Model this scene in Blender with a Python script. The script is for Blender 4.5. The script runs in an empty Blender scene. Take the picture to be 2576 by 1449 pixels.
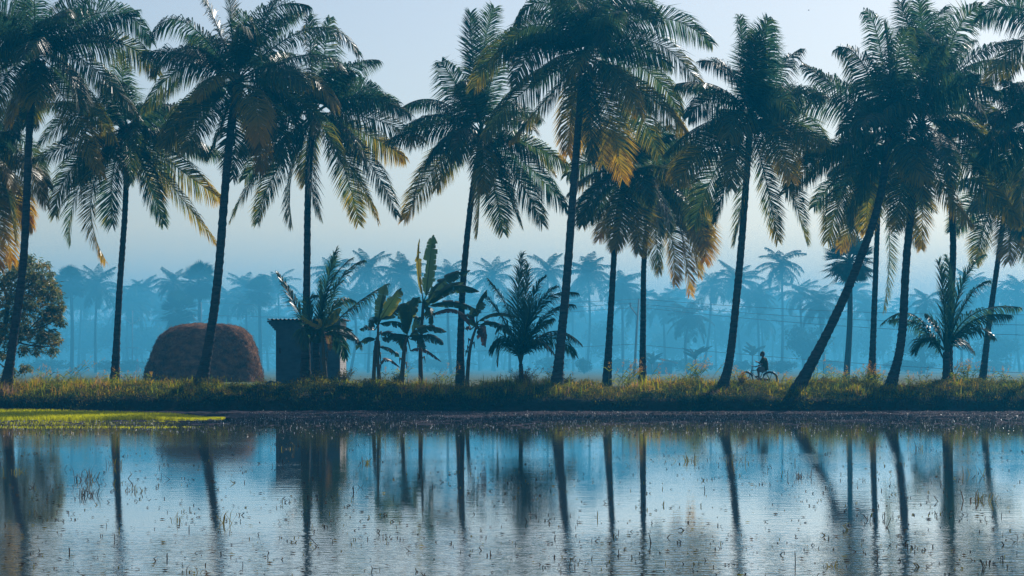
import bpy, bmesh, math, random
import numpy as np
from mathutils import Vector

scene = bpy.context.scene
COL = scene.collection
rng = np.random.default_rng(11)
R = math.radians

# ------------------------------------------------------------------ camera geometry
F = 5353.0          # focal length in the units of a 2576 wide frame
VH = 909.6          # row of the horizon
HC = 2.2            # eye height above the water
def at(u, v, d):
    return np.array([(u - 1288.0) * d / F, d, HC - (v - VH) * d / F])
def gx(u, d):
    return (u - 1288.0) * d / F

# ------------------------------------------------------------------ helpers
def tag(o, label=None, cat=None, group=None, kind=None):
    if label: o['label'] = label
    if cat: o['category'] = cat
    if group: o['group'] = group
    if kind: o['kind'] = kind
    return o
def empty(name, loc, label, cat, group=None):
    o = bpy.data.objects.new(name, None)
    COL.objects.link(o)
    o.location = loc
    o.empty_display_size = 0.2
    return tag(o, label, cat, group)

class MB:
    """collects polygons; build() links them as one mesh object"""
    def __init__(s):
        s.V = []; s.Q = []; s.T = []; s.A = []; s.n = 0
    def add(s, V, Q=None, T=None, tint=0.0):
        V = np.asarray(V, float).reshape(-1, 3)
        if Q is not None and len(Q): s.Q.append(np.asarray(Q, int).reshape(-1, 4) + s.n)
        if T is not None and len(T): s.T.append(np.asarray(T, int).reshape(-1, 3) + s.n)
        s.V.append(V)
        a = np.empty(len(V)); a[:] = tint
        s.A.append(a)
        s.n += len(V)
    def tube(s, P, r, seg=8, cap=True, tint=0.0, flat=1.0):
        P = np.asarray(P, float); n = len(P)
        r = np.broadcast_to(np.asarray(r, float), (n,))
        t = np.gradient(P, axis=0)
        t /= np.linalg.norm(t, axis=1)[:, None] + 1e-9
        ref = np.array([0, 1, 0.]) if abs(t[:, 1]).mean() < 0.8 else np.array([1., 0, 0])
        a = np.cross(t, ref); a /= np.linalg.norm(a, axis=1)[:, None] + 1e-9
        b = np.cross(t, a)
        th = np.linspace(0, 2 * np.pi, seg, endpoint=False)
        V = P[:, None, :] + r[:, None, None] * (np.cos(th)[None, :, None] * a[:, None, :] + flat * np.sin(th)[None, :, None] * b[:, None, :])
        V = V.reshape(-1, 3)
        i = np.arange(n - 1)[:, None]; j = np.arange(seg)[None, :]
        Q = np.stack([i * seg + j, i * seg + (j + 1) % seg, (i + 1) * seg + (j + 1) % seg, (i + 1) * seg + j], -1).reshape(-1, 4)
        T = []
        if cap:
            V = np.vstack([V, P[0], P[-1]])
            for k in range(seg):
                T.append([n * seg, (k + 1) % seg, k])
                T.append([n * seg + 1, (n - 1) * seg + k, (n - 1) * seg + (k + 1) % seg])
        s.add(V, Q, T, tint)
    def ball(s, c, r, seg=12, rings=8, tint=0.0):
        r = np.broadcast_to(np.asarray(r, float), (3,))
        ph = np.linspace(0, np.pi, rings + 1)[1:-1]; th = np.linspace(0, 2 * np.pi, seg, endpoint=False)
        V = np.stack([np.sin(ph)[:, None] * np.cos(th), np.sin(ph)[:, None] * np.sin(th), np.cos(ph)[:, None] * np.ones(seg)], -1).reshape(-1, 3)
        V = np.vstack([V, [0, 0, 1], [0, 0, -1]]) * r + np.asarray(c, float)
        m = rings - 1
        Q = [[i * seg + j, (i + 1) * seg + j, (i + 1) * seg + (j + 1) % seg, i * seg + (j + 1) % seg] for i in range(m - 1) for j in range(seg)]
        T = [[m * seg, j, (j + 1) % seg] for j in range(seg)] + [[m * seg + 1, (m - 1) * seg + (j + 1) % seg, (m - 1) * seg + j] for j in range(seg)]
        s.add(V, Q, T, tint)
    def box(s, lo, hi, tint=0.0):
        x0, y0, z0 = lo; x1, y1, z1 = hi
        V = [[x0, y0, z0], [x1, y0, z0], [x1, y1, z0], [x0, y1, z0], [x0, y0, z1], [x1, y0, z1], [x1, y1, z1], [x0, y1, z1]]
        s.add(V, [[3, 2, 1, 0], [4, 5, 6, 7], [0, 1, 5, 4], [1, 2, 6, 5], [2, 3, 7, 6], [3, 0, 4, 7]], None, tint)
    def torus(s, c, Rr, r, seg=36, sub=8, a0=0, a1=2 * np.pi, tint=0.0):   # ring standing in the x-z plane
        closed = abs(a1 - a0 - 2 * np.pi) < 1e-6
        th = np.linspace(a0, a1, seg + 1)
        P = np.stack([c[0] + Rr * np.cos(th), np.full(seg + 1, c[1]), c[2] + Rr * np.sin(th)], -1)
        s.tube(P, r, sub, not closed, tint)
    def mesh(s, name, mat, smooth=False):
        V = np.vstack(s.V); me = bpy.data.meshes.new(name)
        Q = np.vstack(s.Q) if s.Q else np.zeros((0, 4), int)
        T = np.vstack(s.T) if s.T else np.zeros((0, 3), int)
        me.vertices.add(len(V)); me.vertices.foreach_set('co', V.astype(np.float32).ravel())
        nl = len(Q) * 4 + len(T) * 3
        me.loops.add(nl); me.polygons.add(len(Q) + len(T))
        me.loops.foreach_set('vertex_index', np.concatenate([Q.ravel(), T.ravel()]).astype(np.int32))
        st = np.concatenate([np.arange(len(Q)) * 4, len(Q) * 4 + np.arange(len(T)) * 3]).astype(np.int32)
        me.polygons.foreach_set('loop_start', st)
        me.polygons.foreach_set('use_smooth', np.full(len(Q) + len(T), smooth))
        at_ = me.attributes.new('tint', 'FLOAT', 'POINT')
        at_.data.foreach_set('value', np.concatenate(s.A).astype(np.float32))
        me.update(calc_edges=True)
        me.materials.append(mat)
        return me
    def build(s, name, mat, parent=None, smooth=False, origin=None):
        """vertices are world coordinates; origin (or the parent's location) becomes the object's own zero"""
        off = np.zeros(3)
        if parent is not None: off = world(parent)
        elif origin is not None: off = np.asarray(origin, float)
        for i in range(len(s.V)): s.V[i] = s.V[i] - off
        o = bpy.data.objects.new(name, s.mesh(name, mat, smooth))
        COL.objects.link(o)
        if parent is not None: o.parent = parent
        elif origin is not None: o.location = Vector(off)
        return o
def world(o):
    p = np.zeros(3)
    while o is not None:
        p += np.array(o.location); o = o.parent
    return p

def vnoise(x, y, seed=0):
    x = np.asarray(x, float); y = np.asarray(y, float)
    xi = np.floor(x).astype(np.int64); yi = np.floor(y).astype(np.int64)
    fx = x - xi; fy = y - yi
    fx = fx * fx * (3 - 2 * fx); fy = fy * fy * (3 - 2 * fy)
    def h(a, b):
        n = (a * 374761393 + b * 668265263 + seed * 2147483647) & 0xFFFFFFFF
        n = ((n ^ (n >> 13)) * 1274126177) & 0xFFFFFFFF
        return ((n ^ (n >> 16)) & 0xFFFF) / 65535.0
    return (h(xi, yi) * (1 - fx) + h(xi + 1, yi) * fx) * (1 - fy) + (h(xi, yi + 1) * (1 - fx) + h(xi + 1, yi + 1) * fx) * fy
def fbm(x, y, seed=0, o=4):
    s = 0; a = 0.5
    for k in range(o):
        s = s + a * vnoise(np.asarray(x) * 2 ** k, np.asarray(y) * 2 ** k, seed + k); a *= 0.5
    return s

# ------------------------------------------------------------------ materials
def mat_new(name):
    m = bpy.data.materials.new(name); m.use_nodes = True
    nt = m.node_tree; nt.nodes.clear()
    return m, nt, nt.nodes, nt.links
def ramp(N, stops):
    r = N.new('ShaderNodeValToRGB'); e = r.color_ramp.elements
    while len(e) < len(stops): e.new(0.5)
    for k, (p, c) in enumerate(stops):
        e[k].position = p; e[k].color = (*c, 1)
    return r
def leaf_mat(name, stops, trans=0.45, rough=0.42, tgain=1.6, noise=0.18, spec=0.5):
    """leaf colour from the leaf's own age (attribute tint), thin leaf with light passing through"""
    m, nt, N, L = mat_new(name)
    a = N.new('ShaderNodeAttribute'); a.attribute_name = 'tint'
    g = N.new('ShaderNodeNewGeometry')
    nz = N.new('ShaderNodeTexNoise'); nz.inputs['Scale'].default_value = 2.3; nz.inputs['Detail'].default_value = 3
    L.new(g.outputs['Position'], nz.inputs['Vector'])
    ma = N.new('ShaderNodeMath'); ma.operation = 'MULTIPLY_ADD'; ma.inputs[1].default_value = noise * 2; ma.inputs[2].default_value = -noise
    L.new(nz.outputs['Fac'], ma.inputs[0])
    ad = N.new('ShaderNodeMath'); ad.operation = 'ADD'; L.new(a.outputs['Fac'], ad.inputs[0]); L.new(ma.outputs[0], ad.inputs[1])
    r = ramp(N, stops); L.new(ad.outputs[0], r.inputs['Fac'])
    p = N.new('ShaderNodeBsdfPrincipled'); p.inputs['Roughness'].default_value = rough
    p.inputs['Specular IOR Level'].default_value = spec
    L.new(r.outputs['Color'], p.inputs['Base Color'])
    t = N.new('ShaderNodeBsdfTranslucent')
    mu = N.new('ShaderNodeVectorMath'); mu.operation = 'SCALE'; mu.inputs['Scale'].default_value = tgain
    L.new(r.outputs['Color'], mu.inputs[0]); L.new(mu.outputs['Vector'], t.inputs['Color'])
    mx = N.new('ShaderNodeMixShader'); mx.inputs['Fac'].default_value = trans
    L.new(p.outputs[0], mx.inputs[1]); L.new(t.outputs[0], mx.inputs[2])
    o = N.new('ShaderNodeOutputMaterial'); L.new(mx.outputs[0], o.inputs['Surface'])
    return m
def solid_mat(name, c0, c1, scale=6, rough=0.8, bump=0.3, bscale=None, stretch=(1, 1, 1), spec=0.3, metal=0.0, dist=0.03):
    m, nt, N, L = mat_new(name)
    g = N.new('ShaderNodeTexCoord')
    mp = N.new('ShaderNodeMapping'); mp.inputs['Scale'].default_value = stretch
    L.new(g.outputs['Object'], mp.inputs['Vector'])
    nz = N.new('ShaderNodeTexNoise'); nz.inputs['Scale'].default_value = scale; nz.inputs['Detail'].default_value = 6; nz.inputs['Roughness'].default_value = 0.65
    L.new(mp.outputs[0], nz.inputs['Vector'])
    r = ramp(N, [(0.3, c0), (0.7, c1)]); L.new(nz.outputs['Fac'], r.inputs['Fac'])
    p = N.new('ShaderNodeBsdfPrincipled'); p.inputs['Roughness'].default_value = rough
    p.inputs['Specular IOR Level'].default_value = spec; p.inputs['Metallic'].default_value = metal
    L.new(r.outputs['Color'], p.inputs['Base Color'])
    if bump:
        n2 = N.new('ShaderNodeTexNoise'); n2.inputs['Scale'].default_value = bscale or scale * 4; n2.inputs['Detail'].default_value = 5
        L.new(mp.outputs[0], n2.inputs['Vector'])
        b = N.new('ShaderNodeBump'); b.inputs['Strength'].default_value = bump; b.inputs['Distance'].default_value = dist
        L.new(n2.outputs['Fac'], b.inputs['Height']); L.new(b.outputs[0], p.inputs['Normal'])
    o = N.new('ShaderNodeOutputMaterial'); L.new(p.outputs[0], o.inputs['Surface'])
    return m

M = {}
M['frond'] = leaf_mat('coconut frond', [(0.0, (.012, .044, .030)), (0.32, (.045, .075, .014)), (0.55, (.19, .150, .003)), (1.0, (.38, .20, .003))], 0.42, 0.38, 2.4, 0.15, 0.5)
M['far_leaf'] = leaf_mat('far foliage', [(0.0, (.012, .040, .030)), (0.6, (.03, .06, .03)), (1.0, (.12, .10, .03))], 0.3, 0.7, 1.4, 0.2, 0.1)
M['banana'] = leaf_mat('banana leaf', [(0.0, (.014, .042, .028)), (0.4, (.04, .075, .014)), (0.68, (.30, .24, .006)), (0.85, (.12, .065, .045)), (1.0, (.07, .04, .035))], 0.36, 0.40, 1.8, 0.10, .4)
M['mango'] = leaf_mat('mango leaf', [(0.0, (.024, .070, .048)), (0.5, (.11, .11, .018)), (1.0, (.34, .18, .016))], 0.45, 0.42, 2.4, 0.15, .4)
M['grass'] = leaf_mat('bank grass', [(0.0, (.014, .036, .014)), (0.35, (.075, .105, .005)), (0.68, (.22, .21, .003)), (0.85, (.34, .17, .008)), (1.0, (.14, .085, .06))], 0.52, 0.8, 2.5, 0.15, 0.05)
M['weed'] = leaf_mat('bank weeds', [(0.0, (.006, .022, .018)), (0.4, (.03, .042, .008)), (0.7, (.16, .12, .004)), (1.0, (.10, .05, .035))], 0.44, 0.8, 2.3, 0.2, 0.05)
M['paddy'] = leaf_mat('rice seedlings', [(0.0, (.24, .26, .001)), (1.0, (.36, .34, .001))], 0.55, 0.8, 2.2, 0.1, 0.0)
M['stubble'] = leaf_mat('rice stubble', [(0.0, (.035, .028, .022)), (0.5, (.085, .05, .02)), (0.8, (.22, .19, .01)), (1.0, (.30, .26, .02))], 0.25, 0.6, 1.4, 0.1, 0.2)
M['debris_glints'] = leaf_mat('mud debris', [(0.0, (.018, .016, .018)), (0.55, (.07, .05, .045)), (0.8, (.40, .37, .37)), (1.0, (.70, .68, .68))], 0.2, 0.35, 1.2, 0.1, 0.6)  # dark stops are litter, near-white stops are wet glints put into the colour
M['dry'] = leaf_mat('dry straw', [(0.0, (.09, .055, .035)), (1.0, (.42, .32, .22))], 0.3, 0.6, 1.2, 0.15, 0.3)
M['bark'] = solid_mat('palm bark', (.014, .020, .024), (.085, .080, .076), 2.6, 0.9, 1.0, 7, (1, 1, 4), 0.1)
M['far_bark'] = solid_mat('far palm bark', (.03, .034, .036), (.05, .054, .054), 2, 0.9, 0, spec=.1)
M['branch'] = solid_mat('mango bark', (.04, .036, .03), (.08, .07, .055), 6, 0.9, 0.5)
M['bstem'] = solid_mat('banana stem', (.035, .05, .02), (.12, .085, .05), 5, 0.7, 0.4, None, (3, 3, .5))
M['concrete'] = solid_mat('pole concrete', (.16, .16, .16), (.26, .25, .24), 4, 0.8, 0.2)
M['wire'] = solid_mat('wire aluminium', (.10, .10, .11), (.14, .14, .15), 4, 0.5, 0, metal=0.6)
M['nut'] = solid_mat('coconut husk', (.05, .06, .02), (.16, .11, .05), 8, 0.6, 0.3)
M['steel'] = solid_mat('bicycle black paint', (.012, .014, .016), (.02, .022, .025), 6, 0.35, 0, spec=0.5)
M['chrome'] = solid_mat('bicycle plated metal', (.25, .25, .26), (.35, .35, .36), 6, 0.3, 0, metal=0.9)
M['rubber'] = solid_mat('tyre rubber', (.015, .015, .015), (.025, .025, .025), 9, 0.8, 0)
M['leather'] = solid_mat('saddle leather', (.03, .02, .015), (.05, .03, .02), 9, 0.6, 0)
M['skin'] = solid_mat('skin', (.10, .055, .035), (.13, .07, .045), 9, 0.55, 0)
M['hair'] = solid_mat('hair', (.010, .010, .010), (.02, .02, .02), 30, 0.6, 0.3)
M['shirt'] = solid_mat('shirt cloth', (.022, .05, .030), (.03, .062, .038), 7, 0.9, 0.3, 12)
M['shorts'] = solid_mat('shorts cloth', (.10, .13, .13), (.14, .17, .17), 7, 0.9, 0.3, 12)
M['red_cloth'] = solid_mat('red cloth', (.45, .06, .06), (.55, .10, .09), 7, 0.9, 0)
M['phone'] = solid_mat('phone', (.012, .012, .013), (.02, .02, .02), 7, 0.3, 0)
M['white'] = solid_mat('whitewashed stone', (.55, .50, .48), (.75, .70, .68), 9, 0.85, 0.3)

# ------------------------------------------------------------------ light and air
SKY_TINT = (1.11, 1.07, 1.06); SKY_STR = 0.10; SUN_STR = 5.0; EXPOSURE = 0.0
HAZE_K = 0.0007; HAZE_C = (0.01, 0.46, 0.88)
MIST_K = 0.0062; MIST_C = (0.13, 0.58, 0.90); MIST_TOP = 11.3
WAVE = 0.006
# ------------------------------------------------------------------ world, sun, air, camera
SUN = np.array([0.50, 0.72, 0.66]); SUN /= np.linalg.norm(SUN)
elev = math.asin(SUN[2]); azim = math.atan2(SUN[0], SUN[1])
w = bpy.data.worlds.new("World"); scene.world = w; w.use_nodes = True
N = w.node_tree.nodes; L = w.node_tree.links; N.clear()
sky = N.new('ShaderNodeTexSky'); sky.sky_type = 'NISHITA'; sky.sun_disc = False
sky.sun_elevation = elev; sky.sun_rotation = azim
sky.air_density = 1.0; sky.dust_density = 1.7; sky.ozone_density = 1.5
tn = N.new('ShaderNodeMix'); tn.data_type = 'RGBA'; tn.blend_type = 'MULTIPLY'; tn.inputs['Factor'].default_value = 1
tn.inputs['B'].default_value = (*SKY_TINT, 1)
L.new(sky.outputs[0], tn.inputs['A'])
bg = N.new('ShaderNodeBackground'); bg.inputs['Strength'].default_value = SKY_STR
L.new(tn.outputs['Result'], bg.inputs['Color'])
wo = N.new('ShaderNodeOutputWorld'); L.new(bg.outputs[0], wo.inputs['Surface'])
sl = bpy.data.lights.new('sun', 'SUN'); sl.energy = SUN_STR; sl.angle = R(0.5); sl.color = (1.0, 0.93, 0.84)
so = bpy.data.objects.new('sun', sl); COL.objects.link(so)
so.rotation_euler = Vector(-SUN).to_track_quat('-Z', 'Y').to_euler(); so.location = (60, 80, 90)

cam = bpy.data.cameras.new('camera'); co = bpy.data.objects.new('camera', cam); COL.objects.link(co)
cam.sensor_width = 36; cam.lens = 36 * F / 2576.0
cam.shift_y = (VH - 724.5) / 2576.0
cam.clip_start = 0.5; cam.clip_end = 4000
co.location = (0, 0, HC); co.rotation_euler = (R(90), 0, 0)
scene.camera = co
vs = scene.view_settings
scene.display_settings.display_device = 'sRGB'
vs.view_transform = 'Standard'; vs.look = 'None'; vs.gamma = 1; vs.exposure = EXPOSURE
scene.cycles.max_bounces = 8; scene.cycles.diffuse_bounces = 2; scene.cycles.glossy_bounces = 3
scene.cycles.transmission_bounces = 4; scene.cycles.volume_bounces = 1; scene.cycles.transparent_max_bounces = 8
scene.cycles.sample_clamp_indirect = 4.0; scene.cycles.use_denoising = True

def air(name, lo, hi, density, colour, aniso):
    m, nt, N, L = mat_new(name + ' air')
    p = N.new('ShaderNodeVolumePrincipled'); p.inputs['Density'].default_value = density
    p.inputs['Color'].default_value = (*colour, 1); p.inputs['Anisotropy'].default_value = aniso
    o = N.new('ShaderNodeOutputMaterial'); L.new(p.outputs[0], o.inputs['Volume'])
    b = MB(); b.box(lo, hi)
    ob = b.build(name, m)
    tag(ob, kind='stuff')
    return ob
air('haze', (-620, -60, -2.0), (620, 1010, 40), HAZE_K, HAZE_C, 0.35)
air('mist', (-500, 142, -1.0), (500, 640, MIST_TOP), MIST_K, MIST_C, 0.2)

# ------------------------------------------------------------------ water
def water_mat():
    m, nt, N, L = mat_new('paddy water')
    g = N.new('ShaderNodeNewGeometry')
    def noise(sx, sy, det=3, off=0):
        mp = N.new('ShaderNodeMapping'); mp.inputs['Scale'].default_value = (sx, sy, 1); mp.inputs['Location'].default_value = (off, off * 1.7, 0)
        L.new(g.outputs['Position'], mp.inputs['Vector'])
        n = N.new('ShaderNodeTexNoise'); n.inputs['Scale'].default_value = 1; n.inputs['Detail'].default_value = det
        L.new(mp.outputs[0], n.inputs['Vector']); return n
    fine = noise(3.6, 9, 3); mid = noise(1.6, 3.2, 2, 7)
    patch = noise(0.05, 0.16, 3, 3)                # wind ruffled patches
    sep = N.new('ShaderNodeSeparateXYZ'); L.new(g.outputs['Position'], sep.inputs[0])
    near = N.new('ShaderNodeMapRange'); near.inputs['From Min'].default_value = 24; near.inputs['From Max'].default_value = 31
    near.inputs['To Min'].default_value = 1; near.inputs['To Max'].default_value = 0; near.interpolation_type = 'SMOOTHSTEP'
    L.new(sep.outputs['Y'], near.inputs['Value'])
    pr = N.new('ShaderNodeMapRange'); pr.inputs['From Min'].default_value = 0.50; pr.inputs['From Max'].default_value = 0.66
    L.new(patch.outputs['Fac'], pr.inputs['Value'])
    mx = N.new('ShaderNodeMath'); mx.operation = 'MULTIPLY_ADD'; mx.inputs[1].default_value = 0.18
    L.new(pr.outputs[0], mx.inputs[0]); 
    nm = N.new('ShaderNodeMath'); nm.operation = 'MULTIPLY_ADD'; nm.inputs[1].default_value = 0.70
    L.new(near.outputs[0], nm.inputs[0]); L.new(mx.outputs[0], nm.inputs[2]); mx.inputs[2].default_value = 0.10
    h = N.new('ShaderNodeMath'); h.operation = 'MULTIPLY'; L.new(fine.outputs['Fac'], h.inputs[0]); L.new(nm.outputs[0], h.inputs[1])
    h2 = N.new('ShaderNodeMath'); h2.operation = 'MULTIPLY_ADD'; h2.inputs[1].default_value = 0.25
    L.new(mid.outputs['Fac'], h2.inputs[0]); L.new(h.outputs[0], h2.inputs[2])
    b = N.new('ShaderNodeBump'); b.inputs['Strength'].default_value = 1.0; b.inputs['Distance'].default_value = WAVE
    L.new(h2.outputs[0], b.inputs['Height'])
    p = N.new('ShaderNodeBsdfPrincipled'); p.inputs['Base Color'].default_value = (.055, .068, .074, 1)
    p.inputs['Roughness'].default_value = 0.03; p.inputs['IOR'].default_value = 1.34; p.inputs['Specular IOR Level'].default_value = 0.6
    L.new(b.outputs[0], p.inputs['Normal']); L.new(b.outputs[0], p.inputs['Coat Normal'])
    p.inputs['Coat Weight'].default_value = 1.0; p.inputs['Coat Roughness'].default_value = .03; p.inputs['Coat IOR'].default_value = 1.4
    o = N.new('ShaderNodeOutputMaterial'); L.new(p.outputs[0], o.inputs['Surface'])
    return m
b = MB(); b.add([[-90, -40, 0], [90, -40, 0], [90, 96, 0], [-90, 96, 0]], [[0, 1, 2, 3]])
tag(b.build('water', water_mat()), kind='structure')

# ------------------------------------------------------------------ bank and field
YK = [90, 93.2, 93.75, 94.1, 94.8, 96.0, 97.4, 99, 103, 106, 109, 113]
ZK = [-.5, -.12, .06, .50, .68, .92, 1.10, 1.03, .99, .97, .94, .80]
def bank_z(x, y):
    x = np.asarray(x, float); y = np.asarray(y, float)
    wob = 0.7 * (fbm(x * 0.22, 0 * x + 3.3, 5) - 0.47) + 0.30 * (fbm(x * 1.3, y * 0.8, 9) - 0.47)
    z = np.interp(y + wob * np.clip((99 - y) / 3, 0, 1), YK, ZK)
    face = np.clip((y - 93.2) / 0.6, 0, 1) * np.clip((98.5 - y) / 1.5, 0, 1)
    return z + face * 0.34 * (fbm(x * 1.8, y * 1.8, 21) - 0.47) + np.clip((y - 94) / 1.5, 0, 1) * np.clip((101 - y) / 3, 0, 1) * (0.75 * (fbm(x * 0.33 + 40, 0 * x + 1.7, 87, 3) - 0.45) + 0.35 * (fbm(x * 1.1 + 4, y * .5, 88, 2) - .37)) + 0.05 * (fbm(x * 3, y * 3, 4) - .47) * np.clip((108 - y) / 2, 0, 1)
xs = np.arange(-46, 46.01, 0.16); ys = np.concatenate([np.arange(90, 99, 0.12), np.arange(99, 113.1, 0.4)])
X, Y = np.meshgrid(xs, ys); Z = bank_z(X, Y)
b = MB(); nx = len(xs); ny = len(ys)
i = np.arange(ny - 1)[:, None]; j = np.arange(nx - 1)[None, :]
b.add(np.stack([X, Y, Z], -1), np.stack([i * nx + j, i * nx + j + 1, (i + 1) * nx + j + 1, (i + 1) * nx + j], -1))
M['earth'] = solid_mat('bank earth', (.008, .012, .014), (.034, .028, .022), 2.2, 0.95, 0.8, 9, spec=0.15, dist=0.06)
tag(b.build('bank', M['earth'], smooth=True), kind='structure')
b = MB(); b.add([[-700, 110, .90], [700, 110, .90], [700, 1005, .90], [-700, 1005, .90]], [[0, 1, 2, 3]])
M['field'] = solid_mat('harvested field', (.030, .055, .018), (.075, .085, .035), 0.12, 0.95, 0.4, 8, (1, .5, 1), 0.2)
tag(b.build('field', M['field']), kind='structure')
# grass on the path behind the lip and small side grounds to close the sheet
for sx in (-1, 1):
    b = MB(); x0, x1 = sorted((sx * 46, sx * 200))
    g = [[x0, 90, -.3], [x1, 90, -.3], [x1, 94.4, .5], [x0, 94.4, .5], [x1, 97.5, 1.0], [x0, 97.5, 1.0], [x1, 111, .88], [x0, 111, .88]]
    b.add(g, [[0, 1, 2, 3], [3, 2, 4, 5], [5, 4, 6, 7]])
    tag(b.build('bank', M['earth']), kind='structure')

# ------------------------------------------------------------------ mud flat below the bank
def mud_mat():
    m, nt, N, L = mat_new('wet mud')
    g = N.new('ShaderNodeNewGeometry')
    nz = N.new('ShaderNodeTexNoise'); nz.inputs['Scale'].default_value = 3; nz.inputs['Detail'].default_value = 6
    L.new(g.outputs['Position'], nz.inputs['Vector'])
    r = ramp(N, [(0.35, (.018, .018, .026)), (0.7, (.095, .072, .082))]); L.new(nz.outputs['Fac'], r.inputs['Fac'])
    n2 = N.new('ShaderNodeTexNoise'); n2.inputs['Scale'].default_value = 14; n2.inputs['Detail'].default_value = 4
    L.new(g.outputs['Position'], n2.inputs['Vector'])
    b = N.new('ShaderNodeBump'); b.inputs['Strength'].default_value = 0.7; b.inputs['Distance'].default_value = 0.05
    L.new(n2.outputs['Fac'], b.inputs['Height'])
    p = N.new('ShaderNodeBsdfDiffuse'); L.new(r.outputs[0], p.inputs['Color']); L.new(b.outputs[0], p.inputs['Normal'])
    gl = N.new('ShaderNodeBsdfGlossy'); gl.inputs['Roughness'].default_value = .25; gl.inputs['Color'].default_value = (.5, .5, .5, 1); L.new(b.outputs[0], gl.inputs['Normal'])
    mx = N.new('ShaderNodeMixShader'); mx.inputs['Fac'].default_value = .06; L.new(p.outputs[0], mx.inputs[1]); L.new(gl.outputs[0], mx.inputs[2])
    o = N.new('ShaderNodeOutputMaterial'); L.new(mx.outputs[0], o.inputs['Surface'])
    return m
M['mud'] = mud_mat()
xs = np.arange(-30, 30.01, 0.07); ys = np.arange(58, 94.2, 0.13)
X, Y = np.meshgrid(xs, ys)
base = np.interp(Y + 7 * (fbm(X * .12, Y * .08, 31) - .47), [58, 63, 69, 76, 90, 94.2], [-.11, -.068, -.034, -.018, -.008, .03])
Z = base + 0.05 * (fbm(X * .9, Y * .45, 33, 3) - 0.42) + 0.10 * (fbm(X * 5.3, Y * 3.1, 37, 2) - 0.36)
b = MB(); nx = len(xs); ny = len(ys)
i = np.arange(ny - 1)[:, None]; j = np.arange(nx - 1)[None, :]
b.add(np.stack([X, Y, Z], -1), np.stack([i * nx + j, i * nx + j + 1, (i + 1) * nx + j + 1, (i + 1) * nx + j], -1))
tag(b.build('mud', M['mud'], smooth=True), kind='structure')

# ------------------------------------------------------------------ blades and leaves (vectorised)
def blades(mb, P, h, w, lean, tint, rg, bend=0.5):
    """grass blades: base points P, heights h, widths w, lean (0 upright .. 1 flat)"""
    n = len(P); az = rg.uniform(0, 2 * np.pi, n)
    d = np.stack([np.cos(az), np.sin(az), np.zeros(n)], -1)
    wv = np.stack([-np.sin(az), np.cos(az), np.zeros(n)], -1)
    tw = rg.uniform(-1.0, 1.0, n)[:, None]; wv = wv * np.cos(tw) + d * np.sin(tw)
    up = np.array([0, 0, 1.])
    h = h[:, None]; lean = lean[:, None]; w = w[:, None] / 2
    m = P + h * 0.55 * (up * (1 - 0.25 * lean) + d * lean * bend * 0.6)
    t = P + h * (up * (1 - 0.55 * lean) + d * lean)
    V = np.stack([P - wv * w, P + wv * w, m + wv * w * .8, m - wv * w * .8, t], 1)
    k = (np.arange(n) * 5)[:, None]
    mb.add(V.reshape(-1, 3), k + np.array([0, 1, 2, 3]), k + np.array([3, 2, 4]), np.repeat(tint, 5))
def leaves(mb, P, D, ln, w, tint, rg):
    """small lens shaped leaves at P pointing along D"""
    n = len(P)
    D = D / (np.linalg.norm(D, axis=1)[:, None] + 1e-9)
    q = rg.normal(size=(n, 3)); s = np.cross(D, q); s /= np.linalg.norm(s, axis=1)[:, None] + 1e-9
    nn = np.cross(D, s)
    ln = np.broadcast_to(ln, (n,))[:, None]; w = np.broadcast_to(w, (n,))[:, None] / 2
    V = np.stack([P, P + D * ln * .45 + s * w + nn * ln * .06, P + D * ln - nn * ln * .10, P + D * ln * .45 - s * w + nn * ln * .06], 1)
    k = (np.arange(n) * 4)[:, None]
    mb.add(V.reshape(-1, 3), k + np.array([0, 1, 2, 3]), None, np.repeat(tint, 4))

# bank grass: uncountable ground cover
def lushness(x):   # how green and tall the bank is along its length
    return np.clip(0.2 + 1.3 * (fbm(x * 0.25, 0 * x + 8, 77) - 0.25), 0, 1)
rg = np.random.default_rng(3)
BIKE_X = gx(1907, 99.3)
mb = MB(); n = 115000
x = rg.uniform(-27, 27, n); y = 94.3 + rg.beta(1.4, 1.9, n) * 6.5
keep = rg.random(n) < np.clip(3.2 * (fbm(x * .8, y * .8, 15) - .30), .04, 1) * np.where(y > 98.6, .45, 1.0)
x, y = x[keep], y[keep]; n = len(x)
P = np.stack([x, y, bank_z(x, y) - .02], -1)
n2 = fbm(x * 2.4, y * 2.0, 29, 3) - .43
lush = lushness(x) * (0.35 + 1.5 * fbm(x * 1.1, y * .9, 55) ** 1.5 * 1.6)
h = rg.uniform(.08, .34, n) * (0.45 + 1.1 * lush) * np.where(abs(x - BIKE_X) < 1.2, .55, 1) * np.where(y > 98.6, .6, 1)
tint = np.clip(0.14 + 0.80 * (fbm(x * .5, y * .6, 41) - .05) + rg.normal(0, .13, n) + np.where(rg.random(n) < .06, .3, 0) + 1.3 * n2 + np.where(fbm(x * .7, y * .9, 66) > .62, .22, 0), 0, 1)
big = rg.random(n) < .05; h = np.where(big, h * 1.9 + .08, h * (1 + 1.6 * n2))
blades(mb, P, np.clip(h, .03, .8), np.where(big, .034, rg.uniform(.012, .026, n)), rg.uniform(.1, .9, n), tint, rg)
tag(mb.build('bank_grass', M['grass']), kind='stuff')
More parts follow.
